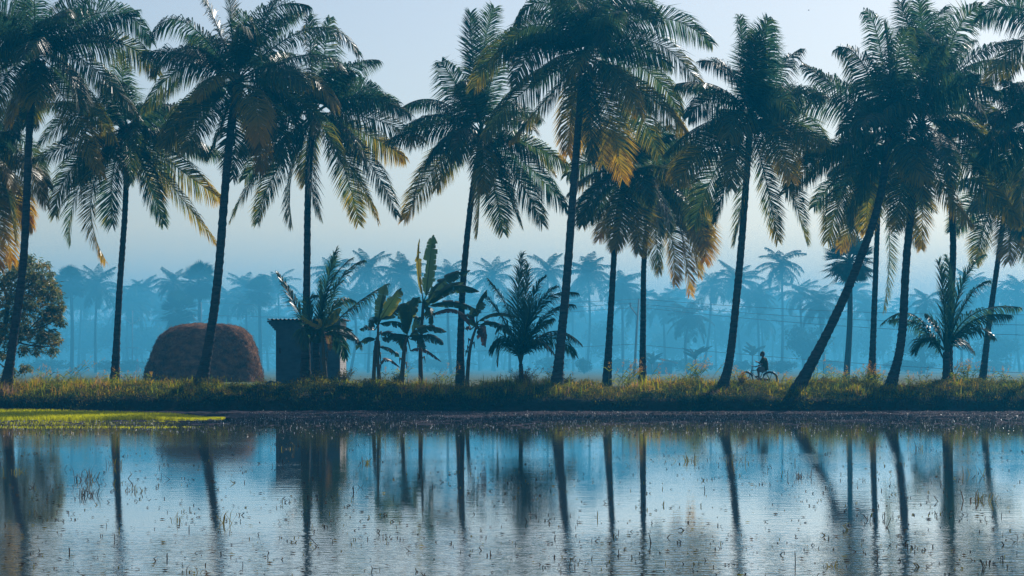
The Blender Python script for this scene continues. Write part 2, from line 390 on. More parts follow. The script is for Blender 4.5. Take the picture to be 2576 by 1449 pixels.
# leafy weeds on the steep face of the bank
mb = MB(); nc = 11000
cx = rg.uniform(-27, 27, nc); cy = 93.7 + 3.9 * rg.random(nc) ** 1.2
keep = rg.random(nc) < np.clip(1.6 * (fbm(cx * .8, cy * 1.1, 61) - .2), .1, 1) ; cx, cy = cx[keep], cy[keep]; nc = len(cx)
cz = bank_z(cx, cy)
per = 15; C = np.repeat(np.stack([cx, cy, cz], -1), per, 0); n = len(C)
off = rg.normal(0, 1, (n, 3)) * np.array([.15, .12, .09]); off[:, 2] = abs(off[:, 2]) 
D = rg.normal(0, 1, (n, 3)); D[:, 2] += .5; D[:, 1] -= .3
ct = np.clip(.22 + .75 * (fbm(cx * .45, cy * .9, 63) - .25) + np.where(rg.random(nc) < .05, .35, 0) + .22 * (cy - 95.5) / 2 + .18 * (fbm(cx * .2, 0 * cx, 19) - .4), 0, 1)
leaves(mb, C + off, D, rg.uniform(.05, .12, n), rg.uniform(.025, .05, n), np.clip(np.repeat(ct, per) + rg.normal(0, .12, n), 0, 1), rg)
n = 26000; x = rg.uniform(-27, 27, n); y = rg.uniform(93.9, 96.4, n)
P = np.stack([x, y, bank_z(x, y) - .01], -1)
blades(mb, P, rg.uniform(.08, .34, n), rg.uniform(.008, .016, n), rg.uniform(.4, 1.2, n), np.clip(rg.normal(.4, .28, n), 0, 1), rg)
# taller ragged weed clumps along the crest and down the face
nc = 300; cx = rg.uniform(-27, 27, nc); cy = 94.6 + 3.4 * rg.random(nc)
for a, b_ in zip(cx, cy):
    if abs(a - BIKE_X) < 1.3 and b_ > 96: continue
    hh = rg.uniform(.15, .62) ** 1.3; k = int(20 + 90 * hh); z = float(bank_z(a, b_)); t0 = np.clip(rg.normal(.42, .22), 0, 1)
    q = rg.random(k); o = np.stack([a + rg.normal(0, .10 + .12 * hh, k) * (.5 + q), b_ + rg.normal(0, .1, k), z + hh * q], -1)
    D = rg.normal(0, 1, (k, 3)); D[:, 2] += .4
    leaves(mb, o, D, rg.uniform(.05, .13, k), rg.uniform(.02, .05, k), np.clip(t0 + rg.normal(0, .10, k), 0, 1), rg)
    m = int(6 + 14 * hh); P = np.stack([a + rg.normal(0, .12, m), b_ + rg.normal(0, .1, m), np.full(m, z - .02)], -1)
    blades(mb, P, hh * rg.uniform(.8, 1.6, m), np.full(m, .010), rg.uniform(.1, .7, m), np.clip(t0 + rg.normal(0, .15, m), 0, 1), rg)
tag(mb.build('bank_weeds', M['weed']), kind='stuff')

# rice nursery beds: two strips of seedlings
def nursery(y0f, y1f, xr, n, h0, h1):
    mb = MB(); x = rg.uniform(-34, xr, n); y = rg.uniform(0, 1, n)
    lo = y0f(x); hi = y1f(x); y = lo + (hi - lo) * y
    ok = hi > lo + .05; x, y = x[ok], y[ok]; n = len(x)
    P = np.stack([x, y, np.zeros(n) - .01], -1)
    edge = np.clip((xr - x) / 2.5, .3, 1)
    blades(mb, P, rg.uniform(h0, h1, n) * edge, rg.uniform(.014, .026, n), rg.uniform(.05, .5, n), np.clip(.45 + .3 * (fbm(x * .4, y * .3, 90) - .4) + rg.normal(0, .16, n), 0, 1), rg)
    return mb
mb = nursery(lambda x: 79.5 + .25 * np.sin(x * 2.1) + np.clip(x + 15, 0, 9) * .5, lambda x: 92.5 - np.clip(x + 21, 0, 20) * .95, -11.2, 80000, .14, .24)
tag(mb.build('rice_seedlings', M['paddy']), kind='stuff')
mb = nursery(lambda x: 70.3 + .5 * (fbm(x, x * 0, 3) - .4), lambda x: 72.3 + .8 * (fbm(x, x * 0 + 5, 3) - .4), -9.5, 3800, .02, .06)
tag(mb.build('rice_seedlings', M['paddy']), kind='stuff')

# debris of straw and stalks over the mud, its near-white bits painted as glints
mb = MB(); n = 42000
x = rg.uniform(-26, 26, n); y = 61 + rg.beta(1.6, 1.0, n) * 33
ok = ~((x < -10.6 - (y - 79) * .05) & (y > 79.2)); x, y = x[ok], y[ok]; n = len(x)
P = np.stack([x, y, rg.uniform(-.02, .015, n)], -1)
blades(mb, P, rg.uniform(.02, .10, n), rg.uniform(.012, .03, n), rg.uniform(.3, 1.6, n), np.clip(rg.normal(.12, .22, n) + np.where(rg.random(n) < .12, .8, 0), 0, 1), rg)
tag(mb.build('mud_debris_glints', M['debris_glints']), kind='stuff')

# rice stubble standing in the flooded paddy: bent stalks, many of them double
mb = MB()
def stalk(x, y, h, tint, kink=None):
    az = rg.uniform(0, 2 * np.pi); lean = rg.uniform(0, 1.3) ** 1.3
    d = np.array([np.cos(az), np.sin(az) * .5, 0]) * lean
    up = np.array([0, 0, 1.])
    p0 = np.array([x, y, -.02]); p1 = p0 + h * .6 * (up + d)
    s = -1 if rg.random() < .6 else .6
    p2 = p1 + h * .4 * (up * rg.uniform(-.5, .9) + d * s * rg.uniform(.6, 2.0))
    r = rg.uniform(.004, .009)
    mb.tube([p0, p1, p2], [r, r, r * .5], 3, False, tint)
cnt = 0
clx = [(gx(u, 5353 * HC / (v - VH)), 5353 * HC / (v - VH), s_) for u, v, s_ in [(215, 1215, 1.1), (290, 1235, 1.2), (390, 1150, .9), (1950, 1195, 2.0), (1850, 1165, 1.0), (2010, 1215, 1.5), (1985, 1330, .9), (2410, 1140, 1.2), (1230, 1220, .9), (180, 1240, 1.2), (950, 1160, .8), (560, 1130, 1.3), (2000, 1420, 1.6), (1500, 1430, 1.2), (900, 1300, .8), (2430, 1290, .8), (1240, 1180, .8)]]
for k in range(58):
    v_ = 1106 + 345 * rg.random() ** 1.3; d_ = F * HC / (v_ - VH); clx.append((gx(rg.uniform(-40, 2620), d_), d_, rg.uniform(.25, 1.3) * d_ / 40))
for k in range(1700):
    if k < 1250:
        c = clx[k % len(clx)]; x = c[0] + rg.normal(0, c[2] * .5); y = c[1] + rg.normal(0, c[2] * 1.6)
    else:
        v = 1105 + 350 * rg.random() ** 1.15; y = F * HC / (v - VH); x = gx(rg.uniform(-60, 2640), y)
    if y < 20.5: continue
    tint = float(np.clip(rg.normal(.22, .18) + (0.55 if rg.random() < .2 else 0), 0, 1))
    h = rg.uniform(.018, .085) * (2.2 if rg.random() < .06 else 1)
    for q in range(1 if rg.random() < .75 else 2):
        stalk(x + rg.normal(0, .02), y + rg.normal(0, .03), h * rg.uniform(.7, 1.2), tint)
tag(mb.build('rice_stubble', M['stubble']), kind='stuff')
# floating bits
mb = MB(); n = 1300
v = 1100 + 350 * rg.random(n); y = F * HC / (v - VH); x = (rg.uniform(-40, 2620, n) - 1288) * y / F
D = np.stack([rg.normal(0, 1, n), rg.normal(0, .6, n), np.zeros(n)], -1)
leaves(mb, np.stack([x, y, np.full(n, .012)], -1), D, rg.uniform(.02, .10, n), rg.uniform(.006, .02, n), np.clip(rg.normal(.3, .3, n), 0, 1), rg)
tag(mb.build('floating_straw', M['stubble']), kind='stuff')
# ------------------------------------------------------------------ fronds and palms
UP = np.array([0, 0, 1.0])
def bez(p0, c, p2, n):
    t = np.linspace(0, 1, n)[:, None]
    return (1 - t) ** 2 * p0 + 2 * t * (1 - t) * c + t * t * p2
def frond_mb(P, rg, nl=72, llen=.85, lw=.05, droop=.6, age=.2, petiole=.14, twist=0.0, thick=.03, vee=.2, ragged=.06, roll=0.0, fwd=(.28, .47, .95)):
    """one pinnate leaf along the polyline P (world coordinates)"""
    mb = MB(); n = len(P)
    seg = np.linalg.norm(np.diff(P, axis=0), axis=1); s = np.concatenate([[0], np.cumsum(seg)]); Ltot = s[-1]
    mb.tube(P, np.interp(np.linspace(0, 1, n), [0, .12, 1], [thick * 1.7, thick, thick * .25]), 5, False, np.linspace(.25, .25 + .3 * age, n).repeat(5), .8)
    tt = np.linspace(petiole, .995, nl)
    tt = np.concatenate([tt, tt + .35 / nl]); side = np.concatenate([np.ones(nl), -np.ones(nl)])
    keep = rg.random(2 * nl) > ragged; tt, side = tt[keep], side[keep]; m = len(tt)
    q = np.clip(tt, 0, 1) * Ltot
    B = np.stack([np.interp(q, s, P[:, k]) for k in range(3)], -1)
    T = np.gradient(P, axis=0); T = np.stack([np.interp(q, s, T[:, k]) for k in range(3)], -1)
    T /= np.linalg.norm(T, axis=1)[:, None]
    # normal of the blade: the side that looked up when the leaf left the crown
    c0 = P[min(n - 1, 3)] - P[0]; hd = np.array([P[-1][0] - P[0][0], P[-1][1] - P[0][1], 0.]); hn = np.linalg.norm(hd)
    hd = hd / hn if hn > .15 else np.array([0, -1., 0])
    ref = UP - T * (T @ UP)[:, None] + 1e-6
    steep = np.clip((abs(T[:, 2]) - .75) / .25, 0, 1)[:, None]
    nr = ref / np.linalg.norm(ref, axis=1)[:, None] * (1 - steep) + (np.where(T[:, 2:3] > 0, -1, 1) * hd) * steep
    nr -= T * (nr * T).sum(1)[:, None]; nr /= np.linalg.norm(nr, axis=1)[:, None] + 1e-9
    S = np.cross(T, nr)
    tw = roll + twist * tt[:, None] ; S, nr = S * np.cos(tw) + nr * np.sin(tw), nr * np.cos(tw) - S * np.sin(tw)
    x = (tt - petiole) / (1 - petiole)
    L_ = llen * np.interp(x, [0, .08, .3, .6, .85, 1], [.45, .75, 1, .92, .62, .32]) * rg.uniform(.82, 1.1, m)
    fa = np.interp(x, [0, .5, 1], fwd) + rg.normal(0, .07, m)
    D = S * (side * np.cos(fa))[:, None] + T * np.sin(fa)[:, None] + nr * (vee + rg.normal(0, .07, m))[:, None]
    D /= np.linalg.norm(D, axis=1)[:, None]
    g = (droop * rg.uniform(.75, 1.25, m) * (0.6 + .5 * x) * (.10 + 1.40 * np.hypot(T[:, 0], T[:, 1])))[:, None]
    A = D + np.array([0, 0, -1.]) * g * .45; A /= np.linalg.norm(A, axis=1)[:, None]
    E = D * .75 + np.array([0, 0, -1.]) * g * 1.35; E /= np.linalg.norm(E, axis=1)[:, None]
    Mid = B + A * L_[:, None] * .5; Tip = Mid + E * L_[:, None] * .5
    W = T - A * (T * A).sum(1)[:, None]; W /= np.linalg.norm(W, axis=1)[:, None] + 1e-9
    NN = np.cross(A, W); ro = rg.normal(0, .3, m)[:, None]; W = W * np.cos(ro) + NN * np.sin(ro)
    hw = (lw * .5 * rg.uniform(.75, 1.15, m))[:, None]
    V = np.stack([B - W * hw * .6, B + W * hw * .6, Mid + W * hw, Mid - W * hw, Tip], 1).reshape(-1, 3)
    k = (np.arange(m) * 5)[:, None]
    base = age * (.30 + .6 * x ** 1.3) + rg.normal(0, .10, m)
    ti = np.stack([base, base, base + age * .12, base + age * .12, base + age * .3 + .05], 1).reshape(-1)
    mb.add(V, k + np.array([0, 1, 2, 3]), k + np.array([3, 2, 4]), np.clip(ti, 0, 1))
    return mb

def spline(pts, n):
    """Catmull-Rom through 3D points"""
    pts = np.asarray(pts, float)
    p = np.vstack([2 * pts[0] - pts[1], pts, 2 * pts[-1] - pts[-2]])
    out = []
    m = len(pts) - 1
    for t in np.linspace(0, m, n):
        i = min(int(t), m - 1); f = t - i
        a, b_, c, d = p[i:i + 4]
        out.append(.5 * ((2 * b_) + (c - a) * f + (2 * a - 5 * b_ + 4 * c - d) * f ** 2 + (3 * b_ - a - 3 * c + d) * f ** 3))
    return np.array(out)

def trunk_build(root, pts, r, flare=1.75, n=150, seed=0, mat='bark', sink=.35):
    P = spline(pts, n)
    P = np.vstack([P[0] - [0, 0, sink], P])
    s = np.linspace(0, 1, len(P)); rr = r * (1 + (flare - 1) * np.exp(-s * 13)) * (1.06 - .28 * s)
    rg = np.random.default_rng(seed)
    ring = np.cumsum(rg.uniform(.6, 1.4, len(P)))
    rr = rr * (1 + .050 * np.sin(ring * 1.7) + rg.normal(0, .014, len(P)))
    mb = MB(); mb.tube(P, rr, 14, True)
    V = mb.V[0]; V[:-2] += rg.normal(0, r * .03, (len(V) - 2, 3))
    return mb.build('trunk', M[mat], root, True)

CROPS = {1: (0, 0, 2.571), 2: (563.5, 0, 2.571), 3: (966, 0, 2.571), 4: (1449, 0, 2.571), 5: (1932, 0, 2.571)}
def cpt(c, p):
    a = CROPS[c]; return (a[0] + p[0] / a[2], a[1] + p[1] / a[2])

def palm(label, d, base_v, via, crown, fronds, nrand, seed, r=.155, L=4.7, gold=0.5, nuts=7, nl=142, back=0.0):
    rg = np.random.default_rng(seed)
    bu = via[0][0]; b0 = at(bu, via[0][1], d); b0[2] = float(bank_z(b0[0], d)) if d < 108 else .9
    root = empty('coconut_palm', b0, label, 'palm tree', 'tall coconut palms')
    C = at(crown[0], crown[1], d + back)
    pts = [b0] + [at(u, v, d + back * k / len(via)) for k, (u, v) in enumerate(via[1:], 1)] + [C + [0, 0, -.05]]
    trunk_build(root, pts, r, seed=seed)
    lean = (C - pts[-2]); 
    items = []
    for c, m_, t_ in fronds:
        mu, mv = cpt(c, m_); tu, tv = cpt(c, t_)
        t2 = at(tu, tv, d + back); m2 = at(mu, mv, d + back)
        proj = np.linalg.norm(m2 - C) + np.linalg.norm(t2 - m2)
        Lt = L * rg.uniform(.92, 1.08)
        dy = math.sqrt(max(0.15, Lt ** 2 - proj ** 2)) * .8 * rg.choice([-1, 1])
        if proj < 2.6 and (t2[2] - C[2]) < 0: dy = -abs(dy)       # short ones pointing down hang towards the water
        dy = float(np.clip(dy, -2.6, 2.6))
        t3 = t2 + [0, dy, 0]; m3 = m2 + [0, dy * .55, 0]
        items.append((C + (m3 - C) * .02, 2 * m3 - (C + t3) / 2, t3, t2[2] - C[2], rg.choice([-1, 1]) * rg.uniform(.45, 1.2)))
    ga = rg.uniform(0, 6.28)
    nrand = int(nrand * .8) + 4
    for k in range(nrand):
        f = (k + .5) / max(1, nrand); az = ga + k * 2.39996
        e0 = R(82 - 105 * f); Lr = L * rg.uniform(.85, 1.0)
        a = np.array([math.cos(az), math.sin(az), 0])
        c1 = C + Lr * .52 * (a * math.cos(e0) + UP * math.sin(e0))
        e1 = e0 - R(75) * rg.uniform(.7, 1.1); e1 = max(e1, -R(82))
        t3 = c1 + Lr * .55 * (a * math.cos(e1) + UP * math.sin(e1))
        items.append((C + a * .1, c1, t3, t3[2] - C[2], rg.normal(0, .5)))
    for (p0, c1, t3, dz, roll) in items:
        P = bez(p0, c1, t3, 22)
        P = P + (rg.normal(0, .02, 3) * np.linspace(0, 1, 22)[:, None] ** 2)
        low = np.clip((-dz + .6) / 3.2, 0, 1)                     # hanging fronds are the old ones
        age = float(np.clip(gold * (low * .62 + .12) * rg.uniform(.3, 1.6) + rg.uniform(.02, .20), .02, .95))
        frond_mb(P, rg, nl, rg.uniform(1.25, 1.6), .048, droop=rg.uniform(.4, 1.2), age=age, petiole=rg.uniform(.10, .17), twist=rg.normal(0, .45), vee=rg.uniform(.05, .30), ragged=rg.uniform(.02, .14), roll=roll).build('frond', M['frond'], root)
    if nuts:
        mb = MB()
        for k in range(nuts):
            a = rg.uniform(0, 6.28); q = C + np.array([math.cos(a) * rg.uniform(.18, .42), math.sin(a) * rg.uniform(.18, .42), -rg.uniform(.1, .6)])
            mb.ball(q, (.11, .11, .14), 8, 6); mb.tube([C + [0, 0, -.05], q], .02, 4, False)
        mb.build('coconut_cluster', M['nut'], root, True)
    # dead leaf bases and fibre round the top of the stem
    mb = MB()
    for k in range(16):
        a = rg.uniform(0, 6.28); z0 = rg.uniform(-.55, .05); q = C + np.array([math.cos(a) * .12, math.sin(a) * .12, z0])
        o = np.array([math.cos(a), math.sin(a), 0]); mb.tube([q, q + o * .16 + UP * .12, q + o * rg.uniform(.25, .5) + UP * rg.uniform(.1, .35)], [.06, .045, .02], 5, True)
    mb.build('crown_shaft', M['bark'], root)
    return root

palm('leaning palm at the left edge, dark base beside the mango tree, crown cut off', 97, 972, [(15, 972), (34, 850), (60, 640), (74, 330)], (88, 135), [
    (1, (680, 75), (985, 270)), (1, (740, 275), (1010, 480)), (1, (520, 380), (915, 770)), (1, (490, 580), (725, 900)), (1, (450, 710), (645, 1130)),
    (1, (140, 560), (80, 760)), (1, (80, 270), (-150, 400)), (1, (60, 380), (-110, 560)), (1, (120, 100), (60, -100)), (1, (260, 60), (280, -200)),
    (1, (400, 60), (560, -120)), (1, (170, 620), (150, 840)), (1, (60, 130), (-140, 40)), (1, (290, 560), (300, 700)), (1, (560, 160), (880, 60))], 12, 101, r=0.195)
palm('coconut palm standing just left of the haystack with a broad mid-height crown', 101, 958, [(288, 958), (300, 740), (315, 520)], (320, 325), [
    (1, (520, 735), (250, 930)), (1, (480, 930), (210, 1060)), (1, (470, 1080), (350, 1390)), (1, (600, 1250), (690, 1690)), (1, (520, 1180), (450, 1560)),
    (1, (850, 980), (900, 1140)), (1, (1100, 1050), (1430, 1290)), (1, (1060, 1130), (1400, 1560)), (1, (1120, 890), (1450, 990)), (1, (830, 640), (850, 400)),
    (1, (980, 640), (1100, 460)), (1, (730, 720), (680, 640)), (1, (1030, 720), (1200, 640)), (1, (950, 1150), (1050, 1450)), (1, (700, 650), (640, 420)), (1, (730, 1100), (720, 1450))], 9, 102)
palm('tall palm whose bowed trunk crosses in front of the haystack', 96.6, 972, [(505, 972), (528, 850), (548, 700), (570, 430)], (593, 205), [
    (1, (1200, 150), (985, 260)), (1, (1240, 300), (960, 470)), (1, (1200, 430), (930, 700)), (1, (1250, 700), (1090, 960)), (1, (1350, 760), (1250, 1010)),
    (1, (1520, 800), (1500, 1150)), (1, (1380, 100), (1250, -100)), (1, (1500, 150), (1480, -150)), (2, (560, 180), (870, 340)), (2, (530, 360), (770, 450)),
    (2, (520, 490), (720, 710)), (2, (480, 640), (775, 1060)), (2, (300, 720), (370, 1060)), (2, (260, 110), (560, 40)), (2, (300, 60), (440, -90)),
    (2, (160, 150), (260, 380)), (2, (200, 760), (200, 1080)), (2, (30, 760), (-60, 1060))], 11, 103, gold=.75, r=0.215)
palm('coconut palm rising straight in front of the brick hut', 99.6, 965, [(768, 966), (772, 700), (776, 450)], (790, 285), [
    (2, (800, 480), (1025, 430)), (2, (840, 560), (1000, 595)), (2, (900, 640), (1210, 750)), (2, (950, 770), (1280, 920)), (2, (900, 850), (1160, 1000)),
    (2, (900, 1000), (1125, 1390)), (2, (760, 1050), (865, 1440)), (2, (860, 1150), (1000, 1430)), (2, (250, 1080), (50, 1420)), (2, (320, 1150), (230, 1450)),
    (2, (440, 1100), (430, 1440)), (2, (570, 400), (560, 130)), (2, (650, 420), (705, 150)), (2, (400, 600), (250, 560)), (2, (560, 1120), (620, 1400)), (2, (300, 960), (120, 1150))], 9, 104, r=0.175)
palm('coconut palm with tall upright feathery frond, between the tall banana and the thin banana', 100, 955, [(1157, 957), (1163, 740), (1186, 500)], (1212, 335), [
    (3, (350, 640), (95, 680)), (3, (380, 810), (30, 930)), (3, (430, 960), (130, 1420)), (3, (520, 860), (470, 1070)), (3, (690, 1100), (770, 1500)),
    (3, (850, 1130), (1020, 1440)), (3, (530, 640), (360, 360)), (3, (575, 400), (560, 90)), (3, (640, 380), (720, 60)), (3, (720, 420), (850, 180)),
    (3, (900, 930), (1180, 1080)), (3, (860, 1010), (1180, 1340)), (3, (760, 1150), (880, 1450)), (3, (330, 1000), (200, 1300)), (3, (620, 1200), (600, 1500))], 8, 105)
palm('largest palm in the middle of the row, crown reaching above the top edge', 96.4, 972, [(1400, 974), (1412, 850), (1426, 700), (1446, 430)], (1468, 145), [
    (3, (880, 255), (580, 570)), (3, (1010, 320), (850, 580)), (3, (900, 600), (640, 900)), (3, (1050, 640), (830, 900)), (3, (1060, 60), (860, 200)),
    (3, (1200, 60), (1100, -150)), (3, (1310, 120), (1300, -150)), (3, (1370, 40), (1430, 340)), (3, (1230, 640), (1200, 980)), (3, (1430, 640), (1545, 1150)),
    (3, (1330, 800), (1330, 1050)), (4, (480, 115), (885, 280)), (4, (500, 270), (835, 610)), (4, (420, 430), (685, 750)), (4, (440, 600), (715, 870)),
    (4, (330, 620), (540, 1010)), (4, (250, 0), (535, 130)), (4, (200, -60), (430, -120)), (3, (1000, 180), (740, 420)), (4, (140, 700), (180, 1050))], 12, 106, L=5.0, gold=.55, r=0.200)
palm('shorter palm with drooping crown just right of the largest palm', 104, 950, [(1526, 950), (1538, 760), (1552, 560)], (1580, 435), [
    (4, (150, 1020), (-50, 1110)), (4, (220, 1230), (110, 1400)), (4, (300, 1350), (250, 1620)), (4, (530, 1100), (690, 1200)), (4, (470, 1240), (560, 1500)),
    (4, (330, 900), (300, 700)), (4, (450, 950), (600, 860)), (4, (180, 1130), (10, 1300)), (4, (240, 950), (100, 820)), (4, (390, 1350), (400, 1640))], 9, 107, L=4.2, gold=.9)
palm('palm with hanging golden fronds, its short bare trunk beside a leaning pole', 110, 952, [(1616, 953), (1618, 800), (1621, 640)], (1640, 468), [
    (4, (740, 1280), (855, 1590)), (4, (650, 1400), (735, 1900)), (4, (600, 1450), (640, 1840)), (4, (520, 1450), (560, 1750)), (4, (700, 1180), (880, 1400)),
    (4, (410, 1300), (380, 1620)), (4, (520, 1000), (560, 850)), (4, (620, 1040), (740, 960)), (4, (430, 1020), (400, 900)), (4, (700, 1380), (800, 1780)), (4, (760, 1400), (820, 1700))], 9, 108, L=5.0, gold=1.0)
palm('palm with an open star-shaped crown next to the cyclist', 96, 1000, [(1818, 1000), (1836, 900), (1852, 760), (1868, 580)], (1888, 303), [
    (4, (1080, 440), (1035, 140)), (4, (1150, 420), (1225, 160)), (4, (1140, 500), (1130, 250)), (4, (1180, 450), (1200, 170)), (4, (1290, 470), (1490, 280)),
    (4, (1330, 570), (1510, 540)), (4, (990, 500), (780, 440)), (4, (900, 660), (700, 790)), (4, (830, 810), (560, 1020)), (4, (860, 940), (640, 1190)),
    (4, (930, 1050), (770, 1440)), (4, (1010, 1050), (900, 1440)), (4, (1100, 1150), (1030, 1560)), (4, (1220, 1150), (1300, 1560)), (4, (1330, 1060), (1500, 1560)),
    (4, (1420, 770), (1650, 890)), (4, (1390, 870), (1560, 980)), (4, (1030, 900), (970, 1250)), (4, (1240, 660), (1340, 780))], 6, 109, gold=.45, r=0.185)
palm('strongly slanting palm leaning right, its foot on the bank right of the cyclist', 96, 1000, [(2003, 1002), (2090, 820), (2152, 680), (2208, 520)], (2240, 335), [
    (5, (560, 640), (240, 410)), (5, (380, 640), (30, 770)), (5, (450, 930), (130, 1080)), (5, (400, 980), (100, 1250)), (5, (560, 1100), (390, 1560)),
    (5, (600, 1180), (500, 1450)), (5, (600, 420), (430, 330)), (5, (730, 300), (640, 60)), (5, (780, 450), (750, 170)), (5, (820, 400), (890, 200)),
    (5, (830, 620), (930, 790)), (5, (840, 1010), (930, 1200)), (5, (980, 480), (1090, 320)), (5, (640, 760), (420, 900)), (5, (700, 1150), (680, 1480))], 3, 110, gold=.5, r=0.205)
palm('curved palm bending right from the bank, left of the young palm at the right end', 97, 985, [(2240, 985), (2268, 850), (2283, 620)], (2318, 310), [
    (5, (1240, 790), (1585, 920)), (5, (1260, 920), (1555, 1060)), (5, (1300, 1100), (1620, 1450)), (5, (1110, 1170), (1310, 1450)), (5, (960, 1150), (1080, 1310)),
    (5, (1150, 600), (1405, 640)), (5, (1050, 450), (1085, 310)), (5, (880, 1150), (820, 1480)), (5, (1000, 1250), (1000, 1600)), (5, (1230, 700), (1450, 720))], 3, 111, gold=.8, r=0.200)
palm('palm with high upright fronds, its trunk rising behind the young palm', 101, 957, [(2383, 957), (2392, 760), (2396, 560)], (2364, 235), [
    (5, (950, 250), (870, 10)), (5, (1000, 200), (960, -40)), (5, (1090, 220), (1190, 0)), (5, (1180, 250), (1330, 70)), (5, (1250, 330), (1410, 210)),
    (5, (1330, 370), (1560, 300)), (5, (1350, 490), (1510, 560)), (5, (1320, 700), (1500, 900)), (5, (900, 500), (700, 520)), (5, (1300, 900), (1420, 1250))], 3, 112, gold=.5, r=0.175)
palm('pale farther palm with a thin straight trunk behind the slanting palm', 119, 950, [(2192, 952), (2200, 760), (2207, 580)], (2214, 430), [
    (5, (790, 1560), (755, 2010)), (5, (600, 1350), (480, 1600)), (5, (850, 1350), (960, 1600)), (5, (560, 1000), (350, 1000))], 14, 113, r=.165, L=4.8, gold=.5)
palm('farther palm leaning right near the right edge with low ragged fronds', 116, 952, [(2470, 952), (2490, 800), (2514, 630)], (2532, 480), [
    (5, (1400, 1290), (1250, 1470)), (5, (1440, 1400), (1380, 1690)), (5, (1640, 1400), (1700, 1720)), (5, (1560, 1420), (1540, 1700)), (5, (1500, 1100), (1400, 950)), (5, (1660, 1250), (1850, 1400))], 11, 114, r=.16, L=4.3, gold=.7)
palm('palm standing at the right edge, its trunk outside the view and fronds arching in', 98, 960, [(2640, 975), (2630, 760), (2620, 560)], (2606, 320), [
    (5, (1600, 420), (1470, 560)), (5, (1560, 600), (1390, 690)), (5, (1590, 950), (1560, 1130)), (5, (1500, 800), (1340, 930)), (5, (1640, 1100), (1600, 1440)), (5, (1600, 700), (1420, 830))], 8, 115, gold=.4)
palm('topmost right-corner palm, only one drooping frond reaching into the sky', 95.5, 960, [(2760, 990), (2740, 700), (2710, 400)], (2672, 90), [
    (5, (1610, 25), (1420, 95))], 3, 116, L=4.6, gold=.4, nuts=0)
palm('palm left of the view, only golden-tipped fronds entering at the left edge', 101, 960, [(-80, 960), (-70, 760), (-50, 560)], (-34, 400), [
    (1, (40, 740), (175, 930)), (1, (100, 890), (240, 1160)), (1, (110, 960), (325, 1330)), (1, (60, 1060), (150, 1240)), (1, (40, 1260), (150, 1450)), (1, (10, 1400), (70, 1690)),
    (1, (-40, 1350), (20, 1740)), (1, (30, 1150), (120, 1560))], 7, 117, gold=1.1)

# ------------------------------------------------------------------ young palms
C2 = {1: (0, 563.5, 2.769), 2: (563.5, 563.5, 3), 3: (966, 563.5, 3), 4: (1449, 563.5, 3), 5: (1932, 563.5, 3)}
def c2(c, p):
    a = C2[c]; return (a[0] + p[0] / a[2], a[1] + p[1] / a[2])
def young_palm(label, d, c, base, crown, fronds, seed, r=.13, nl=60):
    rg = np.random.default_rng(seed)
    bu, bv = c2(c, base); B = at(bu, bv, d); B[2] = float(bank_z(B[0], d))
    root = empty('young_palm', B, label, 'young palm', 'young palms on the bank')
    cu, cv = c2(c, crown); C = at(cu, cv, d)
    trunk_build(root, [B, (B + C) / 2 + [.03, 0, 0], C], r, 1.3, 20, seed)
    for k, (st, m_, t_, ll) in enumerate(fronds):
        p0 = at(*c2(c, st), d) ; m3 = at(*c2(c, m_), d); t3 = at(*c2(c, t_), d)
        dy = rg.uniform(.25, 1.2) * (-1 if k % 2 else 1)
        m3[1] += dy * .5; t3[1] += dy
        P = bez(p0, 2 * m3 - (p0 + t3) / 2, t3, 20)
        P = np.vstack([C + (p0 - C) * .0, P]) if np.linalg.norm(C - p0) > .15 else P
        frond_mb(P, rg, nl, max(ll, .68) * 1.25, .055, droop=rg.uniform(.6, 1.1), age=rg.uniform(.0, .18), petiole=.14, twist=rg.normal(0, .3), thick=.04, vee=rg.uniform(.05, .3), roll=rg.choice([-1, 1]) * rg.uniform(.25, .8), fwd=((1.0, 1.12, 1.3) if t3[2] - p0[2] > .9 * abs(t3[0] - p0[0]) else (.55, .75, 1.1))).build('frond', M['frond'], root)
    return root
young_palm('young palm with a sparse windblown frond in front of the brick hut', 99, 2, (690, 1210), (692, 900), [
    ((670, 880), (520, 590), (385, 360), .8), ((700, 860), (775, 480), (862, 200), .6), ((710, 860), (860, 440), (1045, 265), .6), ((705, 870), (800, 480), (965, 265), .6),
    ((720, 880), (950, 640), (1228, 450), .75), ((715, 870), (850, 610), (985, 580), .7), ((720, 890), (900, 790), (1030, 930), .7), ((700, 890), (640, 640), (700, 540), .7),
    ((720, 890), (830, 830), (900, 1010), .6), ((690, 890), (600, 780), (640, 920), .6), ((705, 880), (740, 620), (730, 440), .7)], 201, .2)
young_palm('bushy young palm with a fan of stiff fronds left of the largest palm', 98, 3, (1030, 1175), (1032, 1055), [
    ((1020, 970), (935, 650), (790, 415), .6), ((1030, 960), (1010, 600), (1040, 243), .75), ((1035, 960), (1060, 620), (1085, 300), .75), ((1040, 965), (1110, 600), (1212, 400), .7),
    ((1045, 970), (1190, 600), (1458, 515), .65), ((1045, 970), (1150, 800), (1268, 715), .6), ((1050, 980), (1270, 810), (1492, 900), .7), ((1045, 985), (1160, 880), (1275, 980), .5),
    ((1020, 975), (930, 780), (850, 800), .5), ((1015, 985), (905, 875), (862, 1050), .5), ((1020, 970), (895, 710), (765, 530), .8), ((1042, 970), (1220, 690), (1420, 610), .8), ((1045, 982), (1260, 860), (1440, 985), .8), ((1015, 980), (900, 850), (815, 960), .8), ((1040, 960), (1150, 640), (1300, 470), .8)], 202, .12)
